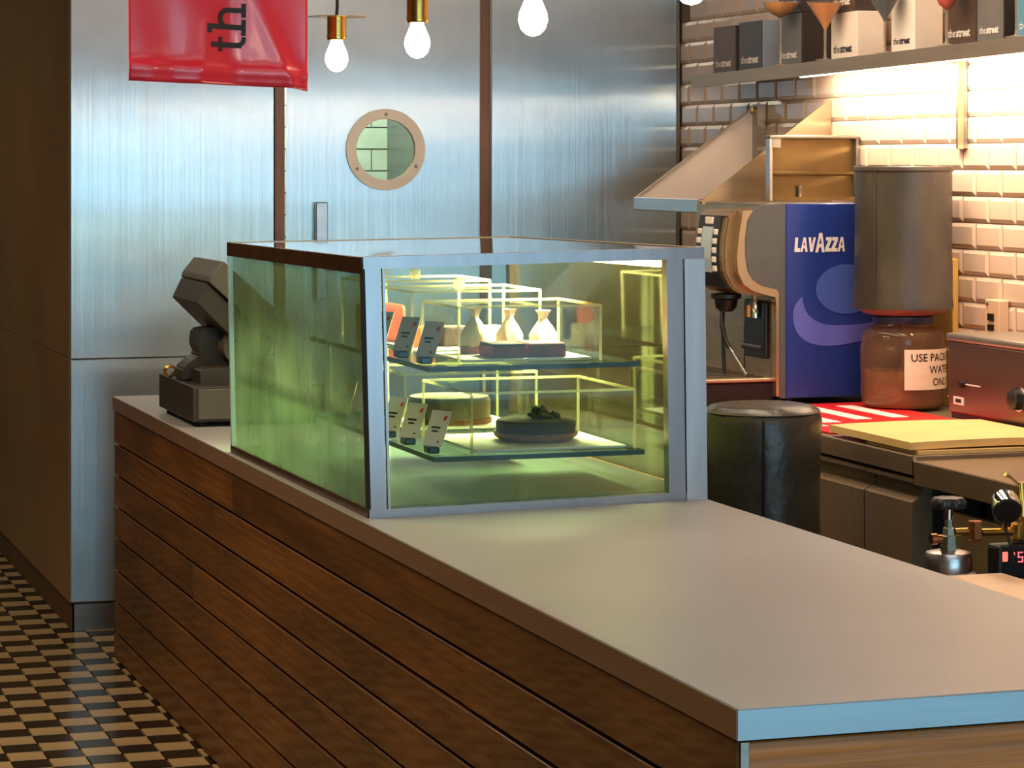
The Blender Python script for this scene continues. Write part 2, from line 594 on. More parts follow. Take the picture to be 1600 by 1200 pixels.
for k in range(-12, 15):
    z1 = 1.967 + k * RH; z0 = z1 - RH
    off = 9.64 + (0.0855 if k % 2 else 0.0)
    nmin, nmax = int((2.0 - off) / RL) - 1, int((YB - off) / RL) + 1
    for n in range(nmin, nmax + 1):
        y0 = off + n * RL; y1 = y0 + RL
        if y0 > YB - 0.02 or y0 < 3.2:
            continue
        if z1 > ZC:
            continue
        view = y1 > 7.1 and -11 <= k <= 4
        if y1 > YB:
            if view:
                o = obj('tile', metro(B(), y0, YB, z0, z1), TILE, wall_right); n_t += 1
            continue
        if view and n_t < 298:
            o = bpy.data.objects.new('tile', met); C.objects.link(o); o.parent = wall_right
            o.location = (XW, y0 + random.uniform(-.0006, .0006), z0)
            o.rotation_euler = (0, random.uniform(-.006, .006), 0)
            n_t += 1
        else:
            metro(rest, y0, y1, z0, z1)
o = obj('tiles_beyond', rest, TILE, wall_right); o['kind'] = 'stuff'

# steel clad back wall: panels either side of brown strips, a door with a porthole in the middle
wall_back = struct('wall_back', box(B(), 3.15, XW, YB + 0.02, YB + 0.12, -0.012, ZC), BROWN_TRIM)
obj('stud_panel', box(B(), XS + 0.01, 2.33, YB + 0.02, YB + 0.12, -0.012, ZC), BROWN_TRIM, wall_back)
obj('lintel_panel', box(B(), 2.33, 3.15, YB + 0.02, YB + 0.12, 2.4, ZC), BROWN_TRIM, wall_back)
def panel(x0, x1, z0, z1, parent, name='steel_panel'):
    return obj(name, box(B(), x0, x1, YB, YB + 0.02, z0, z1, 0.003, 1), STEELW, parent)
panel(XS, 2.288, 1.012, 3.19, wall_back)
panel(XS, 2.288, 0.105, 1.007, wall_back)
panel(3.153, XW - 0.02, 1.012, 3.19, wall_back)
panel(3.153, XW - 0.02, 0.105, 1.007, wall_back)
obj('kick_plate', box(B(), XS + 0.015, 2.288, YB + 0.005, YB + 0.02, 0.0, 0.098), STEEL_D, wall_back)
obj('corner_trim', box(B(), XW - 0.02, XW - 0.011, YB - 0.012, YB + 0.02, 0.0, 3.19, 0.002, 1), STEEL_D, wall_back)
obj('brown_strip', box(B(), 2.293, 2.330, YB + 0.006, YB + 0.02, 0.0, 3.19), BROWN_TRIM, wall_back)
obj('brown_strip', box(B(), 3.110, 3.148, YB + 0.006, YB + 0.02, 0.0, 3.19), BROWN_TRIM, wall_back)
struct('wall_corridor', box(B(), XS, XS + 0.02, YB + 0.02, 16.0, 0.105, ZC), STEEL_REFL_BROWN)
struct('baseboard_corridor', box(B(), XS + 0.006, XS + 0.02, YB + 0.02, 16.0, -0.012, 0.10), DARK_BROWN)
obj('lower_panel', box(B(), XS - 0.003, XS, YB + 0.02, 15.99, 0.105, 1.007, 0.001, 1), STEEL_REFL_BROWN, bpy.data.objects['wall_corridor'])
obj('upper_panel', box(B(), XS - 0.003, XS, YB + 0.02, 15.99, 1.012, 3.19, 0.001, 1), STEEL_REFL_BROWN, bpy.data.objects['wall_corridor'])

door = bpy.data.objects.new('door_1', None); C.objects.link(door); door['kind'] = 'structure'
door['label'] = 'brushed steel kitchen door with a round porthole'
PX, PZ, PR = 2.725, 1.79, 0.128
DX0, DX1 = 2.335, 3.105
bm = B()
N = 64; hs = 0.2
inner, outer = [], []
for k in range(N):
    a = 2 * PI * k / N
    ca, sa = math.cos(a), math.sin(a)
    q = hs / max(abs(ca), abs(sa))
    inner.append((PX + PR * ca, PZ + PR * sa)); outer.append((PX + q * ca, PZ + q * sa))
iv = [bm.verts.new((x, YB, z)) for x, z in inner]; ov = [bm.verts.new((x, YB, z)) for x, z in outer]
ib = [bm.verts.new((x, YB + 0.04, z)) for x, z in inner]
for k in range(N):
    j = (k + 1) % N
    bm.faces.new([iv[k], iv[j], ov[j], ov[k]]); bm.faces.new([iv[j], iv[k], ib[k], ib[j]])
def quad(bm, x0, x1, z0, z1):
    vs = [bm.verts.new(p) for p in ((x0, YB, z0), (x1, YB, z0), (x1, YB, z1), (x0, YB, z1))]
    bm.faces.new(vs)
quad(bm, DX0, PX - hs, 0.02, 2.4); quad(bm, PX + hs, DX1, 0.02, 2.4)
quad(bm, PX - hs, PX + hs, 0.02, PZ - hs); quad(bm, PX - hs, PX + hs, PZ + hs, 2.4)
obj('door_leaf', bm, STEELW, door)
bm = B()
for r0, y in ((0.118, YB + 0.01), (0.118, YB - 0.010), (0.124, YB - 0.014), (0.152, YB - 0.014), (0.158, YB - 0.009), (0.158, YB)):
    pass
prof = ((0.1175, YB + 0.012), (0.1175, YB - 0.012), (0.157, YB - 0.012), (0.157, YB))
rings = [[bm.verts.new((PX + r * math.cos(2 * PI * k / 64), y, PZ + r * math.sin(2 * PI * k / 64))) for k in range(64)] for r, y in prof]
for a, b in zip(rings, rings[1:]):
    for k in range(64):
        j = (k + 1) % 64
        bm.faces.new([a[k], a[j], b[j], b[k]])
bmesh.ops.recalc_face_normals(bm, faces=bm.faces)
obj('porthole_ring', bm, mat('porthole_steel', (216, 202, 182), 0.45, 0.5, 0.04), door, True)
bm = B()
vs = [bm.verts.new((PX + 0.117 * math.cos(2 * PI * k / 48), YB + 0.002, PZ + 0.117 * math.sin(2 * PI * k / 48))) for k in range(48)]
bm.faces.new(vs)
obj('porthole_pane', bm, GL_PORT, door)
for a in (90, 213, 332):
    sx, sz = PX + 0.136 * math.cos(math.radians(a)), PZ + 0.136 * math.sin(math.radians(a))
    bm = B(); tube(bm, [(sx, YB - 0.013, sz), (sx, YB - 0.0175, sz)], [0.0065, 0.0045], 12)
    obj('screw', bm, STEEL_D, door, True)
bm = B(); box(bm, 2.441, 2.487, YB - 0.045, YB - 0.030, 1.22, 1.589, 0.003, 1)
hd = obj('door_handle', bm, STEEL, door)
bm = B(); box(bm, 2.452, 2.476, YB - 0.032, YB, 1.55, 1.575); box(bm, 2.452, 2.476, YB - 0.032, YB, 1.235, 1.26)
obj('handle_mount', bm, STEEL_D, hd)
# the kitchen seen through the porthole
kit = struct('wall_kitchen', box(B(), 1.7, XW, 12.0, 12.1, -0.012, ZC), GROUT)
bm = B()
for k in range(18):
    for n in range(9):
        x0 = 2.3 + n * 0.20 + (0.1 if k % 2 else 0); z0 = 1.0 + k * 0.1
        box(bm, x0 + .003, x0 + .197, 11.985, 12.0, z0 + .003, z0 + .097)
o = obj('tiles_beyond', bm, mat('kitchen_tile', (176, 196, 180), 0.3, 0, 0.1), kit); o['kind'] = 'stuff'
obj('shading_corner_post', box(B(), 3.275, 3.325, 11.0, 11.985, 0, 2.6), mat('kitchen_post', (90, 100, 96), 0.4), kit)  # post drawn forward to shade the right part of the kitchen
area('kitchen_lamp', (2.75, 11.3, 2.6), (0.7, 0, 0), 0.5, 0.3, 34, (1.0, 0.95, 0.75))

# ================================================================== THE BAR COUNTER
CX0, CX1, CY0, CY1, CZ = 1.576, 2.483, 3.76, 9.42, 0.92
ctr = thing('bar_counter', 'long wooden bar counter clad in stained planks under a pale steel top', 'counter', (CX0, CY0, 0))
obj('worktop', box(B(), CX0, CX1, CY0, CY1, CZ - 0.048, CZ, 0.0025, 2), COUNTER, ctr)
obj('lip', box(B(), CX0 - 0.0015, CX0, CY0, CY1, CZ - 0.048, CZ - 0.002), mat('lip_brown_reflection', (158, 126, 104), 0.3, 0.4, 0.05, (20, 3, 60)), ctr)['label'] = 'steel edge strip facing the corridor'  # brown reflection of the corridor put into the lip's colour
obj('lip', box(B(), CX0, CX1, CY0 - 0.0015, CY0, CZ - 0.048, CZ - 0.002), mat('brushed_lip_end', (140, 148, 152), 0.25, 1.0, 0.05, (3, 20, 60)), ctr)['label'] = 'steel edge strip at the near end'
obj('carcass', box(B(), CX0 + 0.022, CX1 - 0.01, CY0 + 0.03, CY1 - 0.005, 0.0, CZ - 0.048), mat('dark_carcass', (20, 13, 9), 0.8), ctr)
zs = [0.872, 0.756, 0.645, 0.535, 0.424, 0.313, 0.202, 0.092, 0.002]
butts = [[7.43], [5.2], [6.60], [8.0, 4.9], [5.9], [7.2], [6.2], [8.2]]
for zi in range(8):
    ys = [CY0 + 0.012] + sorted(butts[zi]) + [CY1]
    for a, b in zip(ys, ys[1:]):
        dx = random.uniform(0, 0.003)
        bm = B(); box(bm, CX0 + 0.003 + dx, CX0 + 0.022, a + 0.0015, b - 0.0015, zs[zi + 1] + 0.0042, zs[zi] - 0.0042, 0.0012, 1)
        obj('plank', bm, WOOD, ctr)
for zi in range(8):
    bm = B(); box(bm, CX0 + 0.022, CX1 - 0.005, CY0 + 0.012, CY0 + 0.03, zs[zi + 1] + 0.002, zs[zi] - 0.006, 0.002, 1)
    obj('end_plank', bm, mat('end_wood_lit', (178, 112, 50), 0.4, 0, 0.25, (2.5, 9, 70), 0.1), ctr)  # lighter wood copy, warm light on the near end put into its colour
obj('corner_trim', box(B(), CX0 + 0.008, CX0 + 0.021, CY0 + 0.006, CY0 + 0.012, 0.0, CZ - 0.053), STEEL_D, ctr)

# lower work bench inside the bar
bench = thing('work_bench', 'low steel work bench against the inner side of the bar', 'bench', (2.7, 5.0, 0))
obj('bench_top', box(B(), 2.49, 2.98, 4.2, 5.54, 0.765, 0.80, 0.003, 1), mat('bench_steel', (226, 196, 168), 0.35, 0.5, 0.05), bench)
for x, y in ((2.53, 4.25), (2.94, 4.25), (2.53, 5.49), (2.94, 5.49)):
    obj('leg', box(B(), x - .018, x + .018, y - .018, y + .018, 0, 0.765), STEEL_D, bench)

# ================================================================== GLASS DISPLAY CASE
B0 = {(0, 0): Vector((1.603, 6.02, CZ)), (1, 0): Vector((2.479, 6.11, CZ)), (0, 1): Vector((1.593, 7.50, CZ)), (1, 1): Vector((2.462, 7.55, CZ))}
B1 = {(0, 0): Vector((1.587, 6.02, 1.525)), (1, 0): Vector((2.472, 6.11, 1.537)), (0, 1): Vector((1.582, 7.50, 1.5175)), (1, 1): Vector((2.450, 7.55, 1.525))}
def cp(u, v, w):
    r = Vector((0, 0, 0))
    for (a, b), p in B0.items():
        k = (u if a else 1 - u) * (v if b else 1 - v)
        r += k * ((1 - w) * p + w * B1[(a, b)])
    return r
def cbox(bm, u0, u1, v0, v1, w0, w1):
    return hexa(bm, [cp(u0, v0, w0), cp(u1, v0, w0), cp(u1, v1, w0), cp(u0, v1, w0),
                     cp(u0, v0, w1), cp(u1, v0, w1), cp(u1, v1, w1), cp(u0, v1, w1)])
case = thing('display_case', 'glass pastry display case with a steel frame on the bar counter', 'display case', (2.04, 6.8, CZ))
CASE_ST = mat('case_frame_steel', (168, 160, 162), 0.3, 1.0, 0.06, (30, 30, 3))
CASE_LIT = mat('case_steel_lit', (206, 204, 206), 0.3, 1.0, 0.06, (30, 30, 3))  # lighter copy of the frame steel, reflected daylight put into its colour
FW = 0.047
obj('front_post', cbox(B(), 0, 0.048, 0, 0.022, 0.032, 0.955), CASE_ST, case)
obj('front_post', cbox(B(), 0.884, 0.935, 0.0, 0.022, 0.032, 0.955), CASE_ST, case)
obj('front_post', cbox(B(), 0.937, 1.0, -0.004, 0.03, 0.0, 0.955), CASE_LIT, case)
obj('top_rail', cbox(B(), 0, 1, -0.001, 0.024, 0.955, 1.0), CASE_ST, case)
obj('bottom_rail', cbox(B(), 0, 0.937, 0, 0.024, 0.0, 0.032), CASE_ST, case)
obj('glazing_bead', cbox(B(), 0.055, 0.062, 0.004, 0.012, 0.032, 0.955), CASE_ST, case)
obj('top_sheet', cbox(B(), 0.012, 0.995, 0.02, 0.985, 0.985, 0.997), mat('polished_sheet', (226, 222, 216), 0.03, 1.0), case)
BRZ = mat('bronze_edge_trim', (96, 66, 44), 0.3, 0.7, 0.15, (3, 12, 12))
obj('side_trim', cbox(B(), -0.004, 0.012, 0.004, 1.0, 0.935, 0.998), BRZ, case)
obj('side_trim', cbox(B(), -0.004, 0.012, 0.004, 1.0, 0.0, 0.036), BRZ, case)
obj('back_rail', cbox(B(), 0.0, 1.0, 0.985, 1.0, 0.955, 1.0), STEEL_TAN, case)
obj('back_rail', cbox(B(), 0.0, 1.0, 0.985, 1.0, 0.0, 0.03), STEEL_TAN, case)
obj('side_rail', cbox(B(), 0.978, 1.0, 0.024, 0.985, 0.955, 1.0), STEEL_TAN, case)
obj('side_rail', cbox(B(), 0.978, 1.0, 0.03, 0.985, 0.0, 0.03), STEEL_TAN, case)
obj('back_post', cbox(B(), 0.97, 1.0, 0.98, 1.0, 0.03, 0.955), STEEL_TAN, case)
obj('corner_seal', cbox(B(), -0.003, 0.004, -0.001, 0.012, 0.034, 0.96), BLACK_R, case)
obj('deck', cbox(B(), 0.012, 0.978, 0.024, 0.985, 0.02, 0.034), mat('case_deck', (112, 120, 112), 0.25, 0.5, 0.1), case)
def pane(name, pts, m):
    b = B(); b.faces.new([b.verts.new(p) for p in pts]); return obj(name, b, m, case)
pane('front_pane', [cp(.05, .008, .03), cp(.886, .008, .03), cp(.886, .008, .957), cp(.05, .008, .957)], GL_F)
pane('side_pane', [cp(.003, .012, .03), cp(.003, .99, .03), cp(.003, .99, .94), cp(.003, .012, .94)], GL_L)
pane('side_pane', [cp(.99, .03, .03), cp(.99, .985, .03), cp(.99, .985, .957), cp(.99, .03, .957)], GL_R)
pane('sliding_pane', [cp(.02, .985, .03), cp(.52, .985, .03), cp(.52, .985, .957), cp(.02, .985, .957)], GL_F)
pane('sliding_pane', [cp(.50, .975, .03), cp(.97, .975, .03), cp(.97, .975, .957), cp(.50, .975, .957)], GL_F)
obj('pane_edge', cbox(B(), -0.004, 0.010, 0.988, 0.997, 0.036, 0.935), mat('pale_glass_edge', (190, 220, 226), 0.15, 0.2), case)
for u in (0.50, 0.52):
    obj('pane_edge', cbox(B(), u, u + 0.01, 0.97, 0.99, 0.03, 0.955), mat('yellow_glass_edge', (206, 214, 150), 0.2), case)
def shelf(z, x0, x1, xb0, xb1):
    pts = [(x0, 6.16), (x1, 6.17), (xb1, 7.36), (xb0, 7.36)]
    b = B(); vs = [b.verts.new((x, y, z)) for x, y in pts]; b.faces.new(vs)
    vs = [b.verts.new((x, y, z - 0.012)) for x, y in pts]; b.faces.new(list(reversed(vs)))
    s = obj('glass_shelf', b, GL_S, case)
    b = B()
    for i in range(4):
        j = (i + 1) % 4
        a, c = pts[i], pts[j]
        b.faces.new([b.verts.new(p) for p in ((a[0], a[1], z - .012), (c[0], c[1], z - .012), (c[0], c[1], z), (a[0], a[1], z))])
    obj('shelf_edge', b, GL_E, s)
    return s
SZ1, SZ0 = 1.256, 1.040
shelf(SZ1, 1.785, 2.325, 1.785, 2.325)
shelf(SZ0, 1.80, 2.34, 1.80, 2.34)
for (x, y) in ((1.83, 7.3), (2.28, 7.3)):
    bm = B(); tube(bm, [(x, y, CZ + 0.02), (x, y, SZ0 - 0.0125)], 0.007, 12)
    obj('shelf_pillar', bm, CHROME, case, True)
for (x, y) in ((1.83, 7.3), (2.28, 7.3)):
    bm = B(); tube(bm, [(x, y, SZ0), (x, y, SZ1 - 0.0125)], 0.007, 12)
    obj('shelf_pillar', bm, CHROME, case, True)
# lamp tube along the top right of the case
bm = B(); tube(bm, [cp(.93, .10, .93), cp(.93, .92, .93)], 0.009, 12)
obj('lamp_tube', bm, emit('case_lamp', (1.0, 0.93, 0.40), 12.0), case)
obj('lamp_holder', cbox(B(), 0.905, 0.955, 0.08, 0.94, 0.945, 0.955), STEEL_TAN, case)
cl_ = area('case_light', cp(.72, .56, .93), (0, 0.35, 0), 0.10, 1.0, 54.0, (1.0, 0.95, 0.56))
cl_.data.spread = math.radians(112)

# acrylic covers with knobs
def cover(label, x0, x1, y0, y1, z0, h, knob=True):
    c = thing('cake_cover', label, 'cake cover', ((x0 + x1) / 2, (y0 + y1) / 2, z0), 'clear cake covers in the display case')
    t = 0.003
    b = B()
    for pts in ([(x0, y0), (x1, y0)], [(x1, y0), (x1, y1)], [(x1, y1), (x0, y1)], [(x0, y1), (x0, y0)]):
        (xa, ya), (xb, yb) = pts
        b.faces.new([b.verts.new(p) for p in ((xa, ya, z0), (xb, yb, z0), (xb, yb, z0 + h), (xa, ya, z0 + h))])
    obj('cover_wall', b, ACRY, c)
    b = B(); b.faces.new([b.verts.new(p) for p in ((x0, y0, z0 + h), (x1, y0, z0 + h), (x1, y1, z0 + h), (x0, y1, z0 + h))])
    obj('lid', b, ACRY, c)
    b = B()
    for x, y in ((x0, y0), (x1, y0), (x1, y1), (x0, y1)):
        box(b, x - t, x + t, y - t, y + t, z0, z0 + h)
    for ya in (y0, y1):
        box(b, x0, x1, ya - t, ya + t, z0 + h - t, z0 + h + t)
    for xa in (x0, x1):
        box(b, xa - t, xa + t, y0, y1, z0 + h - t, z0 + h + t)
    o = obj('bonded_edge', b, ACRY_E, c); o['kind'] = 'stuff'
    if knob:
        xm, ym = (x0 + x1) / 2, (y0 + y1) / 2
        b = B(); box(b, xm - .013, xm + .013, ym - .013, ym + .013, z0 + h, z0 + h + 0.028, 0.005, 2)
        obj('knob', b, ACRY_E, c)
    return c
cover('clear cake cover at the front of the upper shelf over two brownies', 1.885, 2.25, 6.24, 6.56, SZ1 + 0.0008, 0.135, False)
cover('clear cake cover with a square knob in the middle of the upper shelf', 1.875, 2.22, 6.62, 6.93, SZ1 + 0.0008, 0.155)
cover('clear cake cover with a square knob at the back of the upper shelf', 1.86, 2.20, 6.99, 7.28, SZ1 + 0.0008, 0.165)
cover('clear cake cover at the front of the lower shelf over the round chocolate tart', 1.905, 2.325, 6.20, 6.62, SZ0 + 0.0008, 0.145, False)
cover('clear cake cover at the back of the lower shelf behind the round chocolate tart', 1.89, 2.25, 6.74, 7.08, SZ0 + 0.0008, 0.150)

# trays
def tray(label, x0, x1, y0, y1, z):
    b = B(); box(b, x0, x1, y0, y1, z + 0.001, z + 0.008, 0.003, 2)
    tag(obj('serving_tray', b, TRAY, loc=((x0 + x1) / 2, (y0 + y1) / 2, z)), label, 'tray')
tray('white serving tray under the two brownies on the upper shelf', 1.90, 2.235, 6.26, 6.54, SZ1)
tray('white serving tray under the round chocolate tart on the lower shelf', 1.92, 2.31, 6.215, 6.605, SZ0)
tray('white serving tray under the middle cover on the upper shelf', 1.885, 2.20, 6.64, 6.91, SZ1)
tray('white serving tray under the back cover on the lower shelf', 1.90, 2.23, 6.76, 7.06, SZ0)

def brownie(label, x0, x1, y0, y1, z, topm):
    t = thing('brownie', label, 'cake', ((x0 + x1) / 2, (y0 + y1) / 2, z), 'cakes on the upper shelf')
    b = B(); box(b, x0, x1, y0, y1, z, z + 0.028, 0.003, 2)
    obj('sponge', b, BROWNIE, t)
    b = B(); box(b, x0 + .002, x1 - .002, y0 + .002, y1 - .002, z + 0.028, z + 0.034, 0.002, 1)
    obj('glaze', b, topm, t)
    return t
ZT = SZ1 + 0.008
brownie('dark brownie slab with chocolate glaze, left of the pair under the front cover', 1.985, 2.072, 6.28, 6.40, ZT, CHOC)
brownie('brownie slab with orange caramel glaze, right of the pair under the front cover', 2.08, 2.175, 6.28, 6.40, ZT, CARAMEL)
def cone(label, x, y, z, r, h, m, tipm=None):
    t = thing('wrapped_cake', label, 'cake', (x, y, z), 'cakes on the upper shelf')
    b = B()
    prof = [(r * 0.92, z + .012), (r, z + h * 0.2), (r * 0.9, z + h * 0.42), (r * 0.6, z + h * 0.62), (r * 0.3, z + h * 0.76), (r * 0.24, z + h * 0.80), (r * 0.36, z + h * 0.9), (r * 0.55, z + h)]
    lathe(b, prof, x, y, 24, True, False)
    for v in b.verts:
        a = math.atan2(v.co.y - y, v.co.x - x)
        k = 1 + 0.12 * math.sin(6 * a + (v.co.z - z) * 60)
        v.co.x = x + (v.co.x - x) * k; v.co.y = y + (v.co.y - y) * k
    obj('film_wrap', b, m, t, True)
    b = B(); lathe(b, [(r * 1.02, z), (r * 1.05, z + h * 0.16), (r * 0.98, z + h * 0.18)], x, y, 20)
    obj('cake_base', b, tipm or CRUST, t, True)
CRW = mat('pale_cream', (250, 238, 200), 0.45, 0, 0.05)
cone('pale yellow film wrapped cake behind the left brownie', 1.99, 6.45, ZT, 0.036, 0.115, CREAM)
cone('white film wrapped cake behind the gap between the brownies', 2.085, 6.46, ZT, 0.034, 0.11, CRW)
cone('white film wrapped cake with caramel base behind the right brownie', 2.175, 6.46, ZT, 0.036, 0.105, CRW, CARAMEL)
for i, (x, y, m, lab) in enumerate(((1.925, 6.74, CARAMEL, 'caramel square at the left under the middle cover'),
                                    (2.02, 6.74, CHOC, 'dark chocolate square at the centre under the middle cover'),
                                    (2.11, 6.72, CRW, 'white cream square at the right under the middle cover'))):
    b = B(); box(b, x - .038, x + .038, y - .04, y + .04, SZ1 + 0.008, SZ1 + 0.06, 0.006, 2)
    tag(obj('cake_square', b, m, loc=(x, y, SZ1 + .008)), lab, 'cake', 'cakes on the upper shelf')
b = B(); box(b, 1.875, 1.98, 7.05, 7.2, SZ1 + 0.001, SZ1 + 0.10, 0.01, 2)
tag(obj('cake_box', b, mat('red_box', (226, 84, 62), 0.5), loc=(1.92, 7.12, SZ1)), 'red cake box under the back cover on the upper shelf', 'box')

# round chocolate tart
tx, ty, tz = 2.135, 6.40, SZ0 + 0.008
tart = thing('chocolate_tart', 'round dark chocolate tart with crumbled topping on the lower shelf', 'cake', (tx, ty, tz))
b = B(); seg = 60
prof = [(0.088, tz), (0.104, tz + 0.012), (0.108, tz + 0.022), (0.1, tz + 0.022)]
lathe(b, prof, tx, ty, seg)
for v in b.verts:
    a = math.atan2(v.co.y - ty, v.co.x - tx)
    k = 1 + 0.03 * math.sin(30 * a)
    v.co.x = tx + (v.co.x - tx) * k; v.co.y = ty + (v.co.y - ty) * k
obj('fluted_crust', b, CRUST, tart, True)
b = B(); lathe(b, [(0.099, tz + 0.018), (0.101, tz + 0.046), (0.096, tz + 0.052), (0.06, tz + 0.055)], tx, ty, 48)
obj('filling', b, CHOC, tart, True)
b = B()
for i in range(26):
    a, r = random.uniform(0, 2 * PI), random.uniform(0, 0.045)
    s = random.uniform(0.007, 0.014)
    x, y, z = tx + 0.012 + r * math.cos(a), ty + r * math.sin(a), tz + 0.055 + random.uniform(0.002, 0.028) * (1 - r / 0.06)
    res = bmesh.ops.create_icosphere(b, subdivisions=1, radius=s)
    for v in res['verts']:
        v.co = Vector((x, y, z)) + v.co * random.uniform(0.8, 1.2)
o = obj('crumble', b, mat('black_crumble', (34, 36, 36), 0.6), tart); o['kind'] = 'stuff'
# second, pale cake at the back of the lower shelf
ux, uy, uz = 2.06, 6.91, SZ0 + 0.008
t2 = thing('frosted_cake', 'low round frosted cake behind the chocolate tart on the lower shelf', 'cake', (ux, uy, uz))
b = B(); lathe(b, [(0.11, uz), (0.112, uz + 0.06), (0.105, uz + 0.07), (0.05, uz + 0.074)], ux, uy, 40)
obj('frosting', b, mat('grey_frosting', (120, 110, 92), 0.6, 0, 0.2), t2, True)
b = B(); lathe(b, [(0.114, uz), (0.116, uz + 0.014), (0.11, uz + 0.016)], ux, uy, 40)
obj('biscuit_base', b, CRUST, t2, True)

# price cards in little chrome holders along the left shelf edges
def price_card(label, x, y, z, w=0.066, h=0.092, lean=0.40, yaw=0.5):
    t = thing('price_card', label, 'price card', (x, y, z), 'price cards in the display case')
    sl, cl = math.sin(lean), math.cos(lean)
    def P(a, bb, off=0.0):   # a along -Y (reading), bb up the leaning card
        px, py, pz = sl * bb - off * cl, -a, cl * bb + off * sl
        return Vector((x + px * math.cos(yaw) - py * math.sin(yaw), y + px * math.sin(yaw) + py * math.cos(yaw), z + 0.016 + pz))
    b = B()
    hexa(b, [P(-w / 2, 0, -.0006), P(w / 2, 0, -.0006), P(w / 2, 0, .0006), P(-w / 2, 0, .0006),
             P(-w / 2, h, -.0006), P(w / 2, h, -.0006), P(w / 2, h, .0006), P(-w / 2, h, .0006)])
    bmesh.ops.recalc_face_normals(b, faces=b.faces)
    obj('card', b, CARD_W, t)
    b = B()
    for (a0, a1, h0, h1) in ((-0.6, 0.35, .50, .555), (-0.45, 0.2, .40, .45), (0.40, 0.6, .12, .17)):
        b.faces.new([b.verts.new(P(a * w / 2 * 1.0, hh * h, .0012)) for a, hh in ((a0, h0), (a1, h0), (a1, h1), (a0, h1))])
    obj('print_line', b, BLACK_P, t)['kind'] = 'stuff'
    b = B(); b.faces.new([b.verts.new(P(a, hh, .0012)) for a, hh in ((.012, h * .74), (.022, h * .74), (.026, h * .86), (.016, h * .86))])
    obj('red_mark', b, RED_V, t)
    b = B(); box(b, x - .016, x + .014, y - .022, y + .022, z + .0008, z + .018, 0.004, 2)
    obj('holder', b, mat('dark_holder', (50, 62, 66), 0.2, 0.6), t)
price_card('price card at the front corner of the upper shelf', 1.805, 6.26, SZ1)
price_card('price card second from the front on the upper shelf', 1.805, 6.47, SZ1)
price_card('price card third from the front on the upper shelf', 1.805, 6.72, SZ1)
price_card('price card at the front corner of the lower shelf', 1.82, 6.25, SZ0)
price_card('price card second from the front on the lower shelf', 1.82, 6.46, SZ0)
price_card('price card third from the front on the lower shelf', 1.82, 6.64, SZ0)
price_card('price card at the far end of the lower shelf near the till', 1.82, 7.15, SZ0)

# ================================================================== TILL ON THE COUNTER
dr = thing('cash_drawer', 'dark grey cash drawer under the till screen on the bar counter', 'cash drawer', (1.84, 8.5, CZ))
obj('drawer_case', box(B(), 1.625, 2.05, 8.235, 8.80, CZ + 0.016, CZ + 0.126, 0.004, 2), CHAR, dr)
obj('drawer_front', box(B(), 1.642, 2.035, 8.230, 8.236, CZ + 0.024, CZ + 0.118, 0.002, 1), CHAR_L, dr)
for x in (1.66, 2.01):
    for y in (8.27, 8.76):
        b = B(); lathe(b, [(0.016, CZ + 0.0005), (0.018, CZ + 0.017)], x, y, 16)
        obj('foot', b, BLACK_R, dr, True)
pz0 = CZ + 0.1265
pos = thing('till_terminal', 'charcoal till screen tilted on a stand above the cash drawer', 'till', (1.8, 8.5, pz0))
SX = 0.0
b = B(); xz(b, [(1.666, pz0), (1.664, 1.088), (1.70, 1.098), (1.98, 1.098), (1.99, pz0)], 8.31, 8.66)
obj('stand_base', b, CHAR, pos)
b = B(); xz(b, [(1.64, 1.085), (1.636, 1.045), (1.67, 1.05), (1.86, 1.06), (1.86, 1.20), (1.74, 1.215), (1.690, 1.207), (1.683, 1.16), (1.698, 1.128), (1.665, 1.108)], 8.46, 8.60)
bmesh.ops.bevel(b, geom=list(b.edges), offset=0.006, segments=2, affect='EDGES')
obj('neck', b, CHAR, pos)
b = B()
vs0 = [(1.80 + 0.05 * math.cos(2 * PI * k / 28), 1.155 + 0.05 * math.sin(2 * PI * k / 28)) for k in range(28)]
xz(b, vs0, 8.36, 8.47)
obj('hinge', b, CHAR_L, pos)
b = B(); xz(b, [(1.657, 1.300), (1.688, 1.365), (1.90, 1.17), (1.87, 1.10), (1.736, 1.222)], 8.32, 8.74)
bmesh.ops.bevel(b, geom=list(b.edges), offset=0.003, segments=1, affect='EDGES')
obj('screen_back', b, CHAR, pos)
b = B(); xz(b, [(1.690, 1.368), (1.697, 1.386), (1.735, 1.432), (1.95, 1.235), (1.925, 1.17), (1.905, 1.172)], 8.30, 8.76)
bmesh.ops.bevel(b, geom=list(b.edges), offset=0.003, segments=1, affect='EDGES')
obj('bezel', b, CHAR_L, pos)
b = B(); hexa(b, [(1.742, 8.33, 1.428), (1.945, 8.33, 1.242), (1.945, 8.73, 1.242), (1.742, 8.73, 1.428), (1.744, 8.33, 1.430), (1.947, 8.33, 1.244), (1.947, 8.73, 1.244), (1.744, 8.73, 1.430)])
obj('screen', b, mat('dark_screen', (20, 22, 26), 0.1), pos)
b = B()
pts = [(1.632 + 0.018 * math.cos(a * 0.5), 8.62 + 0.012 * a / 10, pz0 + 0.019 + 0.016 * math.sin(a * 0.5)) for a in range(0, 38)]
tube(b, pts, 0.003, 8)
tag(obj('coiled_chain', b, BRASS, loc=(1.635, 8.63, pz0)), 'small coil of gold chain beside the till stand', 'chain')

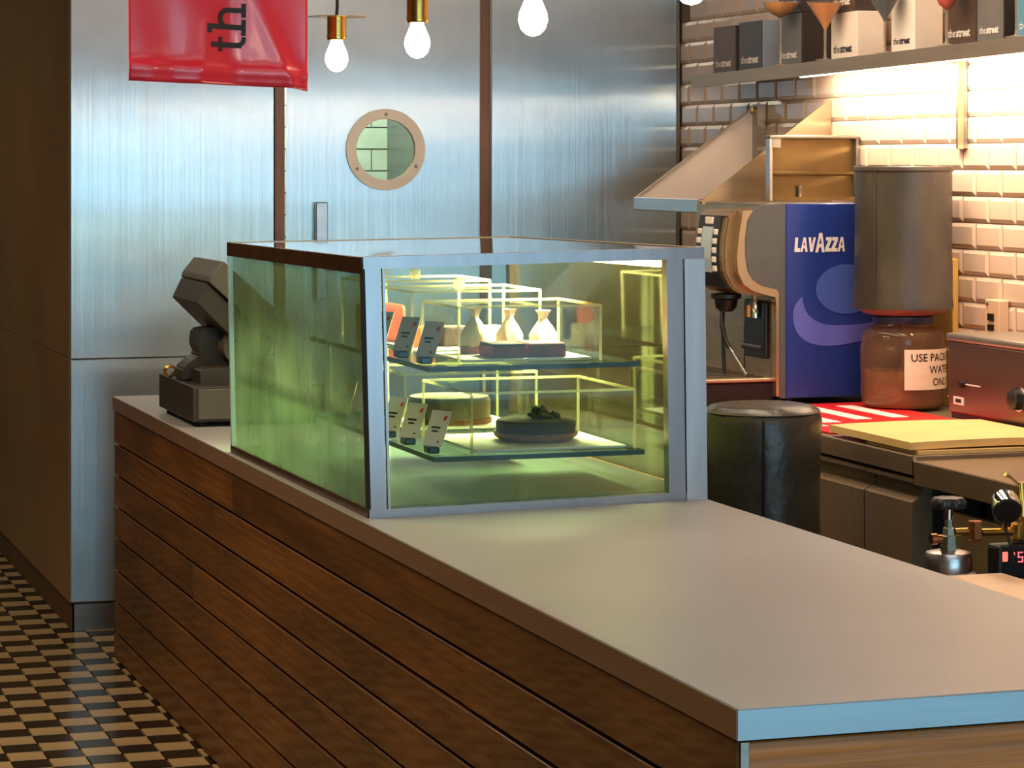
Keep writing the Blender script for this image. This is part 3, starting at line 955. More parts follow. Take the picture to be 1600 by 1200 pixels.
# ================================================================== BACK COUNTER
ZB = 0.972; BX0, BX1 = 3.18, 3.935; BYJ = 6.40
bc = thing('back_counter', 'stainless back counter with fridge drawers along the tiled wall', 'counter', (3.55, 8.0, 0))
obj('worktop', box(B(), BX0, BX1, BYJ, 9.5, ZB - 0.052, ZB, 0.003, 1), mat('back_worktop', (146, 122, 96), 0.34, 0.5, 0.1, (3, 3, 3)), bc)
obj('carcass', box(B(), BX0 + 0.06, BX1, BYJ + 0.01, 9.5, 0.1, ZB - 0.07), mat('dark_fridge', (46, 36, 28), 0.6), bc)
obj('plinth', box(B(), BX0 + 0.1, BX1, BYJ + 0.03, 9.5, 0.0, 0.1), BLACK, bc)
DRW = mat('fridge_front_steel', (152, 128, 102), 0.38, 0.35, 0.08, (3, 60, 3))
fp = [(BX0 + 0.06, 0.12), (BX0, 0.12), (BX0, 0.848), (BX0 + 0.034, 0.870), (BX0 + 0.034, 0.898), (BX0 + 0.004, 0.900), (BX0 + 0.004, 0.910), (BX0 + 0.06, 0.912)]
for y0, y1 in ((6.405, 6.690), (6.697, 7.30), (7.307, 7.90), (7.907, 8.5)):
    b = B(); xz(b, fp, y0, y1)
    obj('drawer_front', b, DRW, bc)
for y in (6.6925, 7.3025):
    obj('edge_strip', box(B(), BX0 - 0.001, BX0 + 0.012, y - 0.0018, y + 0.0018, 0.12, 0.852), CHROME, bc)
obj('edge_strip', box(B(), BX0 - 0.001, BX0 + 0.01, BYJ - 0.0025, BYJ + 0.001, ZB - 0.052, ZB), CHROME, bc)
nb = thing('side_counter', 'lower steel counter with an open shelf at the right edge', 'counter', (3.55, 5.6, 0))
obj('worktop', box(B(), BX0, BX1, 4.9, BYJ - 0.004, ZB - 0.075, ZB - 0.012, 0.003, 1), mat('near_worktop', (146, 120, 92), 0.3, 0.5, 0.1, (3, 3, 3)), nb)
obj('back_panel', box(B(), BX0 + 0.30, BX0 + 0.32, 4.9, BYJ - 0.01, 0.02, ZB - 0.075), BLACK, nb)
obj('front_panel', box(B(), BX0 + 0.02, BX0 + 0.04, 4.92, 6.24, 0.02, 0.845), mat('brown_panel', (140, 116, 84), 0.5, 0.3, 0.1), nb)
for y in (4.95, 6.35):
    obj('leg', box(B(), BX0 + 0.2, BX0 + 0.24, y - .02, y + .02, 0, ZB - 0.075), STEEL_D, nb)

# red bar mat with white lettering blocks
rm = thing('bar_mat', 'red rubber bar mat with white stripes between coffee machine and toaster', 'mat', (3.46, 7.4, ZB))
obj('mat_sheet', box(B(), 3.205, 3.72, 6.97, 7.80, ZB + 0.0005, ZB + 0.007, 0.002, 1), RED_MAT, rm)
b = B()
for x0, y0, y1 in ((3.30, 7.22, 7.60), (3.43, 7.28, 7.68), (3.56, 7.30, 7.70)):
    box(b, x0, x0 + 0.055, y0, y1, ZB + 0.007, ZB + 0.0085)
obj('white_stripe', b, WHITE_P, rm)['kind'] = 'stuff'
obj('mat_rim', box(B(), 3.255, 3.27, 7.12, 7.62, ZB + 0.007, ZB + 0.0085), WHITE_P, rm)

# yellow cutting boards
def sheet(name, x0, x1, y0, y1, z, th, sag, m, label, grp):
    b = B(); nx, ny = 14, 14
    top, bot = [], []
    for i in range(nx + 1):
        for j in range(ny + 1):
            u, v = i / nx, j / ny
            zz = z + sag(u, v)
            top.append(b.verts.new((x0 + (x1 - x0) * u, y0 + (y1 - y0) * v, zz + th)))
            bot.append(b.verts.new((x0 + (x1 - x0) * u, y0 + (y1 - y0) * v, zz)))
    g = lambda i, j: i * (ny + 1) + j
    for i in range(nx):
        for j in range(ny):
            b.faces.new([top[g(i, j)], top[g(i + 1, j)], top[g(i + 1, j + 1)], top[g(i, j + 1)]])
            b.faces.new([bot[g(i, j)], bot[g(i, j + 1)], bot[g(i + 1, j + 1)], bot[g(i + 1, j)]])
    for i in range(nx):
        for j in (0, ny):
            q = [top[g(i, j)], top[g(i + 1, j)], bot[g(i + 1, j)], bot[g(i, j)]]
            b.faces.new(q)
    for j in range(ny):
        for i in (0, nx):
            b.faces.new([top[g(i, j)], top[g(i, j + 1)], bot[g(i, j + 1)], bot[g(i, j)]])
    bmesh.ops.recalc_face_normals(b, faces=b.faces)
    return tag(obj(name, b, m, None, True, loc=((x0 + x1) / 2, (y0 + y1) / 2, z)), label, 'cutting board', grp)
sheet('cutting_board', 3.20, 3.688, 6.405, 6.72, ZB + 0.0008, 0.010, lambda u, v: 0.0, YELLOW, 'thin yellow cutting board lying underneath at the end of the back counter', 'yellow cutting boards')
sheet('cutting_board', 3.185, 3.66, 6.42, 6.93, ZB + 0.0125, 0.020, lambda u, v: 0.004 * math.sin(u * 3), YELLOW, 'thick yellow cutting board lying on top beside the red mat', 'yellow cutting boards')
b = B(); box(b, 3.915, 3.936, 7.60, 8.06, ZB + 0.0005, 1.440, 0.004, 2)
tag(obj('cutting_board', b, BOARD, loc=(3.91, 7.8, ZB)), 'tan cutting board standing upright against the tiles behind the jar', 'cutting board')

# toaster
to = thing('toaster', 'brown steel toaster with a black knob at the right edge of the back counter', 'toaster', (3.8, 6.8, ZB))
TOM = mat('toaster_steel', (150, 112, 96), 0.26, 0.85, 0.06, (3, 3, 3))
obj('body', box(B(), 3.695, 3.925, 6.45, 7.20, ZB + 0.03, 1.214, 0.006, 2), TOM, to)
obj('lid', box(B(), 3.688, 3.93, 6.44, 7.207, 1.214, 1.237, 0.007, 2), mat('toaster_lid', (170, 158, 146), 0.3, 0.8, 0.08), to)
obj('base', box(B(), 3.70, 3.92, 6.46, 7.19, ZB + 0.014, ZB + 0.03), BLACK, to)
for y in (6.5, 7.15):
    for x in (3.73, 3.9):
        b = B(); lathe(b, [(0.014, ZB + 0.0005), (0.015, ZB + 0.015)], x, y, 14); obj('foot', b, BLACK_R, to, True)
b = B(); tube(b, [(3.695, 6.77, 1.075), (3.672, 6.77, 1.075), (3.668, 6.77, 1.075)], [0.031, 0.029, 0.024], 24); kb = obj('knob', b, BLACK, to, True)
b = B(); tube(b, [(3.6965, 6.77, 1.075), (3.692, 6.77, 1.075)], 0.036, 24); obj('knob_ring', b, CHROME, to, True)
b = B(); tube(b, [(3.695, 7.105, 1.092), (3.680, 7.105, 1.092)], [0.012, 0.010], 14); obj('switch', b, BLACK, to, True)
b = B(); box(b, 3.6935, 3.695, 7.00, 7.09, 1.09, 1.094); obj('scale_mark', b, WHITE_P, to)
b = B(); box(b, 3.6925, 3.695, 7.10, 7.165, 1.028, 1.052, 0.001, 1); obj('rating_plate', b, CARD_W, to)
b = B(); box(b, 3.6918, 3.6926, 7.115, 7.15, 1.035, 1.046); obj('plate_print', b, BLACK_P, to)
for z in (1.05, 1.19):
    b = B(); tube(b, [(3.70, 7.2, z), (3.70, 7.206, z)], 0.006, 10); obj('screw', b, CHROME, to, True)

# jar with paper label, and the leather covered water bottle upside down on it
jx, jy = 3.752, 7.618
jar = thing('water_jar', 'brown plastic water jar with paper label under the leather cover', 'jar', (jx, jy, ZB + 0.007))
jz = ZB + 0.0075
b = B()
lathe(b, [(0.112, jz), (0.128, jz + 0.012), (0.133, jz + 0.05), (0.131, jz + 0.09), (0.133, jz + 0.13), (0.133, jz + 0.19), (0.128, jz + 0.205), (0.130, jz + 0.214),
          (0.124, jz + 0.235), (0.108, jz + 0.248), (0.092, jz + 0.254), (0.088, jz + 0.262), (0.088, jz + 0.272)], jx, jy, 48, True, True)
obj('jar_body', b, JAR_M, jar, True)
b = B(); lathe(b, [(0.118, jz + 0.004), (0.123, jz + 0.02), (0.122, jz + 0.115), (0.05, jz + 0.118)], jx, jy, 32)
obj('water', b, mat('murky_water', (158, 118, 88), 0.2), jar, True)
b = B(); lathe(b, [(0.092, jz + 0.262), (0.094, jz + 0.266), (0.094, jz + 0.283), (0.088, jz + 0.286)], jx, jy, 40)
obj('jar_lid', b, mat('navy_lid', (44, 54, 84), 0.35), jar, True)
def jarmap(R, a0):
    return lambda s, z: Vector((jx + R * math.cos(a0 + s / R), jy + R * math.sin(a0 + s / R), jz + z))
# label: centred on the jar's right side, seen wrapping out of sight
A0 = math.radians(-58)
b = B()
for k in range(24):
    R = 0.1338
    f = jarmap(R, A0)
    w0, w1 = -0.132 + 0.25 * k / 24, -0.132 + 0.25 * (k + 1) / 24
    b.faces.new([b.verts.new(f(w0, 0.062)), b.verts.new(f(w1, 0.062)), b.verts.new(f(w1, 0.186)), b.verts.new(f(w0, 0.186))])
obj('paper_label', b, PAPER, jar)
b = B()
for s, z in (('USE PACKAGED', 0.150), ('WATER', 0.112), ('ONLY', 0.074)):
    tb = text_bm(s, 0.034, lambda x, y, z=z: jarmap(0.1345, A0)(x + 0.008, z + y), 0.0004, 'CENTER')
    me = bpy.data.meshes.new('t'); tb.to_mesh(me); tb.free(); b.from_mesh(me); bpy.data.meshes.remove(me)
obj('label_print', b, BLACK_P, jar)

wb = thing('covered_water_bottle', 'tall grey leather covered water bottle standing on the brown jar', 'water bottle', (jx, jy, jz + 0.286))
bz = jz + 0.2865
b = B(); lathe(b, [(0.09, bz), (0.125, bz + 0.006), (0.142, bz + 0.02), (0.146, bz + 0.03)], jx, jy, 48)
obj('bottle_base', b, mat('reddish_base', (140, 84, 66), 0.4), wb, True)
b = B()
lathe(b, [(0.138, bz + 0.026), (0.157, bz + 0.022), (0.158, bz + 0.030), (0.155, bz + 0.05), (0.151, bz + 0.2), (0.151, bz + 0.34), (0.153, bz + 0.43), (0.152, bz + 0.452), (0.140, bz + 0.462), (0.06, bz + 0.466)], jx, jy, 56)
for v in b.verts:
    a = math.atan2(v.co.y - jy, v.co.x - jx)
    k = 1 + 0.008 * math.sin(3 * a + v.co.z * 14)
    v.co.x = jx + (v.co.x - jx) * k; v.co.y = jy + (v.co.y - jy) * k
obj('leather_cover', b, LEATHER_G, wb, True)
b = B(); lathe(b, [(0.1525, bz + 0.446), (0.157, bz + 0.452), (0.156, bz + 0.462), (0.15, bz + 0.466)], jx, jy, 56, False, False)
obj('top_seam', b, LEATHER_G, wb, True)
b = B()
a = math.radians(-150)
tube(b, [(jx + 0.1545 * math.cos(a), jy + 0.1545 * math.sin(a), bz + 0.03 + k * 0.021) for k in range(21)], 0.0022, 6)
obj('side_seam', b, LEATHER_G, wb, True)

# leather covered container in the aisle
kx, ky = 2.88, 6.70
kc = thing('covered_container', 'black leather covered round container on a stand between bar and back counter', 'container', (kx, ky, 0))
b = B()
lathe(b, [(0.156, 0.64), (0.160, 0.66), (0.157, 0.8), (0.155, 0.95), (0.158, 1.045), (0.156, 1.06), (0.150, 1.076), (0.138, 1.087), (0.12, 1.091), (0.07, 1.094)], kx, ky, 64)
for v in b.verts:
    a = math.atan2(v.co.y - ky, v.co.x - kx)
    k = 1 + 0.016 * math.sin(4 * a + v.co.z * 9) + 0.009 * math.sin(9 * a - v.co.z * 20)
    v.co.x = kx + (v.co.x - kx) * k; v.co.y = ky + (v.co.y - ky) * k
obj('leather_cover', b, LEATHER, kc, True)
b = B(); lathe(b, [(0.153, 1.068), (0.157, 1.072), (0.153, 1.079), (0.147, 1.082)], kx, ky, 56, False, False)
obj('top_seam', b, LEATHER, kc, True)
a = math.radians(-112)
b = B(); tube(b, [(kx + 0.160 * math.cos(a), ky + 0.160 * math.sin(a), 0.66 + k * 0.02) for k in range(21)], 0.0035, 6)
obj('side_seam', b, BLACK, kc, True)
b = B(); lathe(b, [(0.14, 0.60), (0.15, 0.61), (0.15, 0.64), (0.14, 0.645)], kx, ky, 40)
obj('stand_ring', b, STEEL_D, kc, True)
for k in range(3):
    a = 2 * PI * k / 3 + 0.4
    b = B(); tube(b, [(kx + 0.13 * math.cos(a), ky + 0.13 * math.sin(a), 0.605), (kx + 0.16 * math.cos(a), ky + 0.16 * math.sin(a), 0.0)], 0.013, 10)
    obj('leg', b, STEEL_D, kc, True)

# ================================================================== COFFEE MACHINE
MY = 7.83
cm = thing('coffee_machine', 'coffee machine with blue side panel and silver front on the back counter', 'coffee machine', (3.6, 8.1, ZB))
obj('body', box(B(), 3.443, 3.85, MY + 0.004, 8.50, ZB + 0.022, 1.608, 0.004, 1), STEEL_D, cm)
bp_ = obj('blue_panel', box(B(), 3.445, 3.85, MY - 0.004, MY + 0.004, ZB + 0.024, 1.612, 0.002, 1), BLUE, cm)
obj('front_plate', box(B(), 3.42, 3.443, MY + 0.03, 8.52, ZB + 0.03, 1.60), STEEL_TAN, cm)
b = B(); xz(b, [(3.443, 1.612), (3.357, 1.606), (3.335, 1.590), (3.316, 1.560), (3.308, 1.5), (3.309, 1.448), (3.316, 1.402), (3.335, 1.372), (3.364, 1.353), (3.418, 1.340), (3.425, 1.331), (3.425, ZB + 0.024), (3.443, ZB + 0.024)], MY - 0.006, MY + 0.03)
obj('side_panel', b, mat('grey_side', (92, 94, 94), 0.4, 0.2, 0.06, (20, 20, 20)), cm)
b = B(); xz(b, [(3.443, 1.598), (3.300, 1.590), (3.288, 1.52), (3.279, 1.448), (3.284, 1.395), (3.302, 1.358), (3.335, 1.336), (3.385, 1.322), (3.410, 1.316), (3.413, 1.30), (3.413, ZB + 0.03), (3.443, ZB + 0.03)], MY - 0.001, MY + 0.035)
obj('side_rim', b, mat('silver_tan', (210, 178, 138), 0.25, 0.9, 0.05), cm)
b = B(); xz(b, [(3.443, 1.594), (3.29, 1.588), (3.262, 1.57), (3.250, 1.50), (3.246, 1.44), (3.252, 1.39), (3.275, 1.345), (3.31, 1.325), (3.443, 1.312)], MY + 0.035, 8.12)
bmesh.ops.bevel(b, geom=list(b.edges), offset=0.006, segments=2, affect='EDGES')
head = obj('head', b, mat('head_tan', (166, 130, 90), 0.3, 0.85, 0.06), cm)
def headx(z):
    pts = [(1.325, 3.31), (1.345, 3.275), (1.39, 3.252), (1.44, 3.246), (1.50, 3.250), (1.57, 3.262)]
    for (za, xa), (zb, xb) in zip(pts, pts[1:]):
        if z <= zb:
            return xa + (xb - xa) * (z - za) / (zb - za)
    return 3.262
b = B()
zz = [1.345 + k * 0.0228 for k in range(11)]
for z0, z1 in zip(zz, zz[1:]):
    hexa(b, [(headx(z0) - .004, 7.905, z0), (headx(z0) + .004, 7.905, z0), (headx(z0) + .004, 8.085, z0), (headx(z0) - .004, 8.085, z0),
             (headx(z1) - .004, 7.905, z1), (headx(z1) + .004, 7.905, z1), (headx(z1) + .004, 8.085, z1), (headx(z1) - .004, 8.085, z1)])
kp = obj('control_panel', b, BLACK, head)
b = B()
zd = [1.392 + k * 0.0145 for k in range(11)]
for z0, z1 in zip(zd, zd[1:]):
    hexa(b, [(headx(z0) - .0075, 7.955, z0), (headx(z0), 7.955, z0), (headx(z0), 8.037, z0), (headx(z0) - .0075, 8.037, z0),
             (headx(z1) - .0075, 7.955, z1), (headx(z1), 7.955, z1), (headx(z1), 8.037, z1), (headx(z1) - .0075, 8.037, z1)])
obj('display', b, mat('display_glass', (186, 200, 204), 0.3), head)
for k in range(5):
    z = 1.405 + k * 0.029
    for y in (7.928, 8.062):
        b = B(); box(b, headx(z) - .009, headx(z), y - .014, y + .014, z - .009, z + .009, 0.002, 1)
        obj('button', b, CARD_W, head)
b = B(); box(b, headx(1.556) - .009, headx(1.556), 7.965, 8.025, 1.545, 1.568, 0.002, 1)
obj('button', b, CARD_W, head)
# group head, spout, steam wand
b = B(); lathe(b, [(0.02, 1.262), (0.034, 1.275), (0.038, 1.300), (0.05, 1.306), (0.05, 1.318), (0.03, 1.322)], 3.325, 8.03, 24)
obj('group_head', b, BLACK, cm, True)
b = B(); tube(b, [(3.318, 8.04, 1.27), (3.318, 8.04, 1.20), (3.318, 8.035, 1.13), (3.32, 8.03, 1.06)], 0.006, 8)
obj('drain_pipe', b, BLACK, cm, True)
b = B(); tube(b, [(3.30, 8.0, 1.26), (3.295, 7.99, 1.22), (3.302, 7.98, 1.17), (3.312, 7.97, 1.15)], 0.008, 10)
wd = obj('steam_wand', b, BLACK, cm, True)
b = B(); tube(b, [(3.312, 7.97, 1.15), (3.358, 7.94, 1.065)], [0.005, 0.006], 10)
obj('wand_tip', b, CHROME, wd, True)
b = B(); tube(b, [(3.392, 7.95, 1.33), (3.392, 7.95, 1.30), (3.392, 7.95, 1.285), (3.392, 7.95, 1.245)], [0.011, 0.011, 0.017, 0.017], 16)
obj('water_nozzle', b, CHROME, cm, True)
b = B(); tube(b, [(3.372, 7.96, 1.285), (3.372, 7.96, 1.248)], 0.012, 14)
obj('hot_nozzle', b, COPPER, cm, True)
b = B(); box(b, 3.405, 3.42, 7.90, 8.075, 1.115, 1.30, 0.007, 3)
obj('dark_recess_plate', b, BLACK, cm)  # black plate paints the dark of the spout recess
b = B(); tube(b, [(3.404, 7.91, 1.148), (3.404, 8.065, 1.148)], 0.012, 12); obj('dark_recess_roll', b, BLACK, cm, True)
obj('drip_tray', box(B(), 3.165, 3.42, 7.86, 8.48, ZB + 0.001, ZB + 0.075, 0.006, 2), mat('tray_dark', (46, 34, 30), 0.4, 0.4), cm)
obj('tray_grille', box(B(), 3.16, 3.42, 7.85, 8.485, ZB + 0.075, ZB + 0.088, 0.004, 2), STEEL_TAN, cm)
b = B()
for k in range(9):
    box(b, 3.18, 3.40, 7.90 + k * 0.065, 7.925 + k * 0.065, ZB + 0.088, ZB + 0.0895)
obj('grille_slot', b, BLACK, cm)['kind'] = 'stuff'
for x in (3.47, 3.82):
    for y in (7.87, 8.45):
        b = B(); lathe(b, [(0.018, ZB + 0.0005), (0.02, ZB + 0.023)], x, y, 14); obj('foot', b, BLACK_R, cm, True)
b = B(); b.faces.new([b.verts.new(p) for p in ((3.4192, 8.51, 1.488), (3.4192, 8.47, 1.488), (3.4192, 8.49, 1.524))])
obj('warning_sticker', b, mat('sticker_red', (170, 60, 50), 0.5), cm)
b = B(); box(b, 3.418, 3.42, 8.10, 8.103, ZB + 0.03, 1.21); box(b, 3.418, 3.42, 7.86, 8.10, 1.208, 1.211)
obj('panel_joint', b, BLACK, cm)
# lettering on the blue panel
GL = {'L': [[(0, 0), (.62, 0), (.62, .26), (.32, .26), (.32, 1), (0, 1)]],
      'A': [[(0, 0), (.26, 0), (.36, .26), (.36, .44), (.33, .44), (.44, .78), (.44, 1), (.30, 1)],
            [(.44, 1), (.44, .78), (.55, .44), (.36, .44), (.36, .26), (.52, .26), (.62, 0), (.88, 0), (.58, 1)]],
      'V': [[(0, 1), (.28, 1), (.44, .42), (.44, 0), (.28, 0)], [(.44, 0), (.44, .42), (.60, 1), (.88, 1), (.60, 0)]],
      'Z': [[(0, 0), (.66, 0), (.66, .24), (.36, .24), (.66, .76), (.66, 1), (.02, 1), (.02, .76), (.30, .76), (0, .26)]]}
LX0, LX1, LZ = 3.474, 3.650, 1.4585
LH = 0.046
letters = [('L', .66, 1), ('A', .84, 1), ('V', .84, 1), ('A', 1.1, 1.34), ('Z', .70, 1), ('Z', .70, 1), ('A', .88, 1)]
tot = sum(w for _, w, _ in letters)
b = B(); x = LX0; kx_ = (LX1 - LX0) / tot
for ch, w, hh in letters:
    mw = max(px for poly in GL[ch] for px, _ in poly)
    for poly in GL[ch]:
        vs = [b.verts.new((x + px / mw * w * kx_ * 0.97 + 0.003 * pz, MY - 0.0052, LZ + (pz * hh - (hh - 1) * 0.12) * LH)) for px, pz in poly]
        b.faces.new(vs)
    x += w * kx_
for fc in b.faces:
    fc.normal_update()
bmesh.ops.triangulate(b, faces=b.faces)
obj('brand_lettering', b, WHITE_P, bp_)
def bez(p0, p1, p2, n=10):
    return [((1 - t) ** 2 * p0[0] + 2 * t * (1 - t) * p1[0] + t * t * p2[0], (1 - t) ** 2 * p0[1] + 2 * t * (1 - t) * p1[1] + t * t * p2[1]) for t in [i / n for i in range(n + 1)]]
def pxz(px, py):   # emblem drawn in its own 1/500 m grid on the panel
    return (3.445 + (px - 1226) / 494.0, MY - 0.0052, 1.612 - (py - 317) / 494.0)
outer_ = bez((1254, 463), (1232, 478), (1240, 508)) + bez((1240, 508), (1250, 540), (1300, 541)) + bez((1300, 541), (1350, 540), (1400, 520))
inner_ = bez((1254, 463), (1256, 510), (1320, 509)) + bez((1320, 509), (1370, 508), (1398, 500))
b = B()
nn = 30
def resamp(pl, n):
    return [pl[min(len(pl) - 1, int(round(i * (len(pl) - 1) / n)))] for i in range(n + 1)]
ro, ri = resamp(outer_, nn), resamp(inner_, nn)
vo, vi = [b.verts.new(pxz(*p)) for p in ro], [b.verts.new(pxz(*p)) for p in ri]
for k in range(nn):
    try:
        b.faces.new([vo[k], vo[k + 1], vi[k + 1], vi[k]])
    except Exception:
        pass
obj('emblem_swirl', b, BLUE_L, bp_)
b = B()
b.faces.new([b.verts.new(pxz(1330 + 53 * math.cos(t), 452 - 39 * math.sin(t))) for t in [2 * PI * k / 40 for k in range(40)]])
obj('emblem_disc', b, BLUE_M, bp_)

# steel splash box standing on the coffee machine
sb = thing('splash_box', 'open steel box with amber coloured back on top of the coffee machine', 'box', (3.77, 8.4, 1.612))
AMB = mat('amber_steel', (118, 94, 58), 0.3, 0.85, 0.3, (4, 4, 6))  # amber base colour with noise variation
SBZ = 1.6135
obj('side_panel', box(B(), 3.606, 3.616, 8.325, 8.36, SBZ, 1.822), STEEL, sb)
obj('side_panel', box(B(), 3.924, 3.934, 8.325, 8.36, SBZ, 1.822), STEEL_D, sb)
obj('back_panel', box(B(), 3.616, 3.924, 8.35, 8.36, SBZ, 1.822), AMB, sb)
obj('top_rim', box(B(), 3.602, 3.936, 8.315, 8.362, 1.822, 1.834, 0.004, 2), STEEL_D, sb)
obj('ledge', box(B(), 3.616, 3.924, 8.33, 8.35, 1.698, 1.712, 0.004, 1), AMB, sb)
obj('base', box(B(), 3.616, 3.924, 8.328, 8.35, SBZ, SBZ + 0.012), AMB, sb)
b = B(); box(b, 3.616, 3.645, 8.322, 8.335, 1.792, 1.822); obj('bracket', b, STEEL_D, sb)
b = B(); tube(b, [(3.72, 8.338, SBZ + .012), (3.72, 8.338, SBZ + 0.05)], 0.006, 8); obj('pin', b, CHROME, sb, True)

# wall shelf with triangular ends
ws = thing('wall_shelf', 'steel wall shelf with big triangular end plates beside the steel wall', 'shelf', (3.94, 8.87, 1.6))
WX = 3.938
obj('shelf_plate', box(B(), 3.455, WX, 8.56, 9.18, 1.575, 1.586), STEEL, ws)
obj('front_lip', box(B(), 3.440, 3.456, 8.555, 9.185, 1.568, 1.616, 0.003, 1), STEEL, ws)
tri = [(3.445, 1.588), (WX, 1.588), (WX, 1.957), (3.925, 1.957), (3.447, 1.606)]
b = B(); xz(b, tri, 8.555, 8.563); obj('end_plate', b, STEEL_TAN, ws)
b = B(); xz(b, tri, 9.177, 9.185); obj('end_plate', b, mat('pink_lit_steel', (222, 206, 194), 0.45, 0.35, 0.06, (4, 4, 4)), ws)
b = B(); hexa(b, [(3.440, 9.165, 1.606), (3.440, 9.19, 1.606), (3.448, 9.19, 1.616), (3.448, 9.165, 1.616), (3.925, 9.165, 1.952), (3.925, 9.19, 1.952), (3.933, 9.19, 1.962), (3.933, 9.165, 1.962)])
bmesh.ops.recalc_face_normals(b, faces=b.faces); obj('folded_edge', b, STEEL_TAN, ws)
obj('wall_flange', box(B(), 3.905, WX, 9.13, 9.177, 1.60, 1.955), STEEL_D, ws)
b = B(); tube(b, [(3.905, 9.155, 1.935), (3.895, 9.155, 1.935)], 0.012, 12); obj('bolt', b, BRASS, ws, True)
b = B(); tube(b, [(3.905, 9.155, 1.72), (3.898, 9.155, 1.72)], 0.009, 12); obj('bolt', b, BRASS, ws, True)
b = B(); box(b, 3.50, 3.58, 8.62, 9.0, 1.5865, 1.612, 0.002, 1)
tag(obj('folder', b, mat('red_folder', (206, 58, 40), 0.5), loc=(3.54, 8.8, 1.5865)), 'red folder lying flat on the triangular ended wall shelf', 'folder')

# small electrical box on the tiles
eb = thing('socket_box', 'tan socket plate with black switches on the tiles above the toaster', 'socket', (XW, 7.33, 1.22))
obj('plate', box(B(), 3.905, 3.9395, 7.28, 7.37, 1.215, 1.325, 0.003, 1), mat('socket_tan', (206, 172, 140), 0.4), eb)
obj('switch', box(B(), 3.900, 3.906, 7.31, 7.345, 1.262, 1.283), BLACK, eb)
obj('switch', box(B(), 3.900, 3.906, 7.31, 7.345, 1.232, 1.25), BLACK, eb)
b = B(); tube(b, [(3.907, 7.35, 1.312), (3.902, 7.35, 1.312)], 0.006, 10); obj('screw', b, STEEL_D, eb, True)

# ================================================================== UPPER SHELF WITH BOXES AND GLASSES
def sz(y):
    return 2.061 + (9.271 - y) * 0.0151
us = thing('tile_shelf', 'long steel shelf carrying gift boxes and cocktail glasses on the tiled wall', 'shelf', (3.94, 8.0, 2.06))
def sbox(x0, x1, y0, y1, d0, d1):
    return hexa(B(), [(x0, y0, sz(y0) + d0), (x1, y0, sz(y0) + d0), (x1, y1, sz(y1) + d0), (x0, y1, sz(y1) + d0),
                      (x0, y0, sz(y0) + d1), (x1, y0, sz(y0) + d1), (x1, y1, sz(y1) + d1), (x0, y1, sz(y1) + d1)])
SHM = mat('shelf_edge_steel', (168, 148, 128), 0.4, 0.75, 0.08, (30, 3, 30))
obj('shelf_plate', sbox(3.715, 3.938, 6.0, 9.271, -0.008, 0.0), STEEL_D, us)
obj('front_lip', sbox(3.70, 3.715, 6.0, 9.271, -0.045, 0.0), SHM, us)
obj('bracket_post', box(B(), 3.925, 3.939, 7.545, 7.60, 1.785, sz(7.57) - 0.01, 0.002, 1), STEEL_D, us)
obj('bracket_rib', box(B(), 3.905, 3.925, 7.545, 7.555, 1.785, sz(7.57) - 0.01), STEEL_TAN, us)
obj('bracket_arm', box(B(), 3.72, 3.925, 7.55, 7.585, sz(7.57) - 0.035, sz(7.57) - 0.0085), STEEL_D, us)
for z in (1.84, 1.92):
    b = B(); tube(b, [(3.925, 7.575, z), (3.918, 7.575, z)], 0.007, 10); obj('bolt', b, STEEL_D, us, True)
# lamp under the shelf
ul = thing('shelf_lamp', 'bright strip lamp fixed under the long tiled wall shelf', 'lamp', (3.80, 7.6, 2.02))
SL = emit('shelf_lamp_tube', (1.0, 0.80, 0.58), 14.0)
b = B(); tube(b, [(3.80, 8.50, sz(8.50) - 0.030), (3.80, 7.62, sz(7.62) - 0.030)], 0.010, 12); obj('lamp_tube', b, SL, ul, True)
b = B(); tube(b, [(3.80, 7.52, sz(7.52) - 0.030), (3.80, 6.1, sz(6.1) - 0.030)], 0.010, 12); obj('lamp_tube', b, SL, ul, True)
obj('lamp_batten', sbox(3.785, 3.815, 6.1, 7.53, -0.018, -0.0085), WHITE_P, ul)
obj('lamp_batten', sbox(3.785, 3.815, 7.61, 8.52, -0.018, -0.0085), WHITE_P, ul)
d = area('shelf_lamp_light', (3.80, 7.56, sz(7.56) - 0.043), (0, math.radians(-35), 0), 0.05, 1.9, 31, (1.0, 0.80, 0.58))

def front_text(s, size, y_left, z, x, m, parent, slope=0.0, bold=0.0012, name='box_print'):
    return obj(name, text_bm(s, size, lambda a, b_: Vector((x, y_left - a, z + b_)), bold), m, parent)
def gift_box(label, y_far, y_near, depth, h, front_m, side_m, word, text_m, x0=3.80, dz=0.0):
    y_far *= 1.0106; y_near *= 1.0106; depth = min(depth * 1.1, 0.128)
    z0 = sz(y_near) + 0.0065 + dz
    t = thing('gift_box', label, 'box', (x0 + depth / 2, (y_far + y_near) / 2, z0), 'gift boxes on the long shelf')
    b = B(); box(b, x0, x0 + depth, y_near, y_far, z0, z0 + h, 0.002, 1)
    obj('carton', b, side_m, t)
    b = B(); box(b, x0 - 0.0012, x0, y_near + 0.002, y_far - 0.002, z0 + 0.002, z0 + h - 0.002)
    obj('front_panel', b, front_m, t)
    w = y_far - y_near
    size = w * 0.80 / 4.3
    obj('box_print', text_bm('the', size, lambda a, b_: Vector((x0 - 0.002, y_far - w * 0.10 - a, z0 + h * 0.14 + b_)), 0.0003), text_m, t)
    obj('box_print', text_bm('street', size, lambda a, b_: Vector((x0 - 0.002, y_far - w * 0.10 - size * 1.42 - a, z0 + h * 0.14 + b_)), size * 0.035), text_m, t)
    return t
gift_box('tall brown gift box with small white print at the far end of the shelf', 9.199, 8.99, 0.10, 0.172, CARD_B, CARD_D, 'street', WHITE_P)
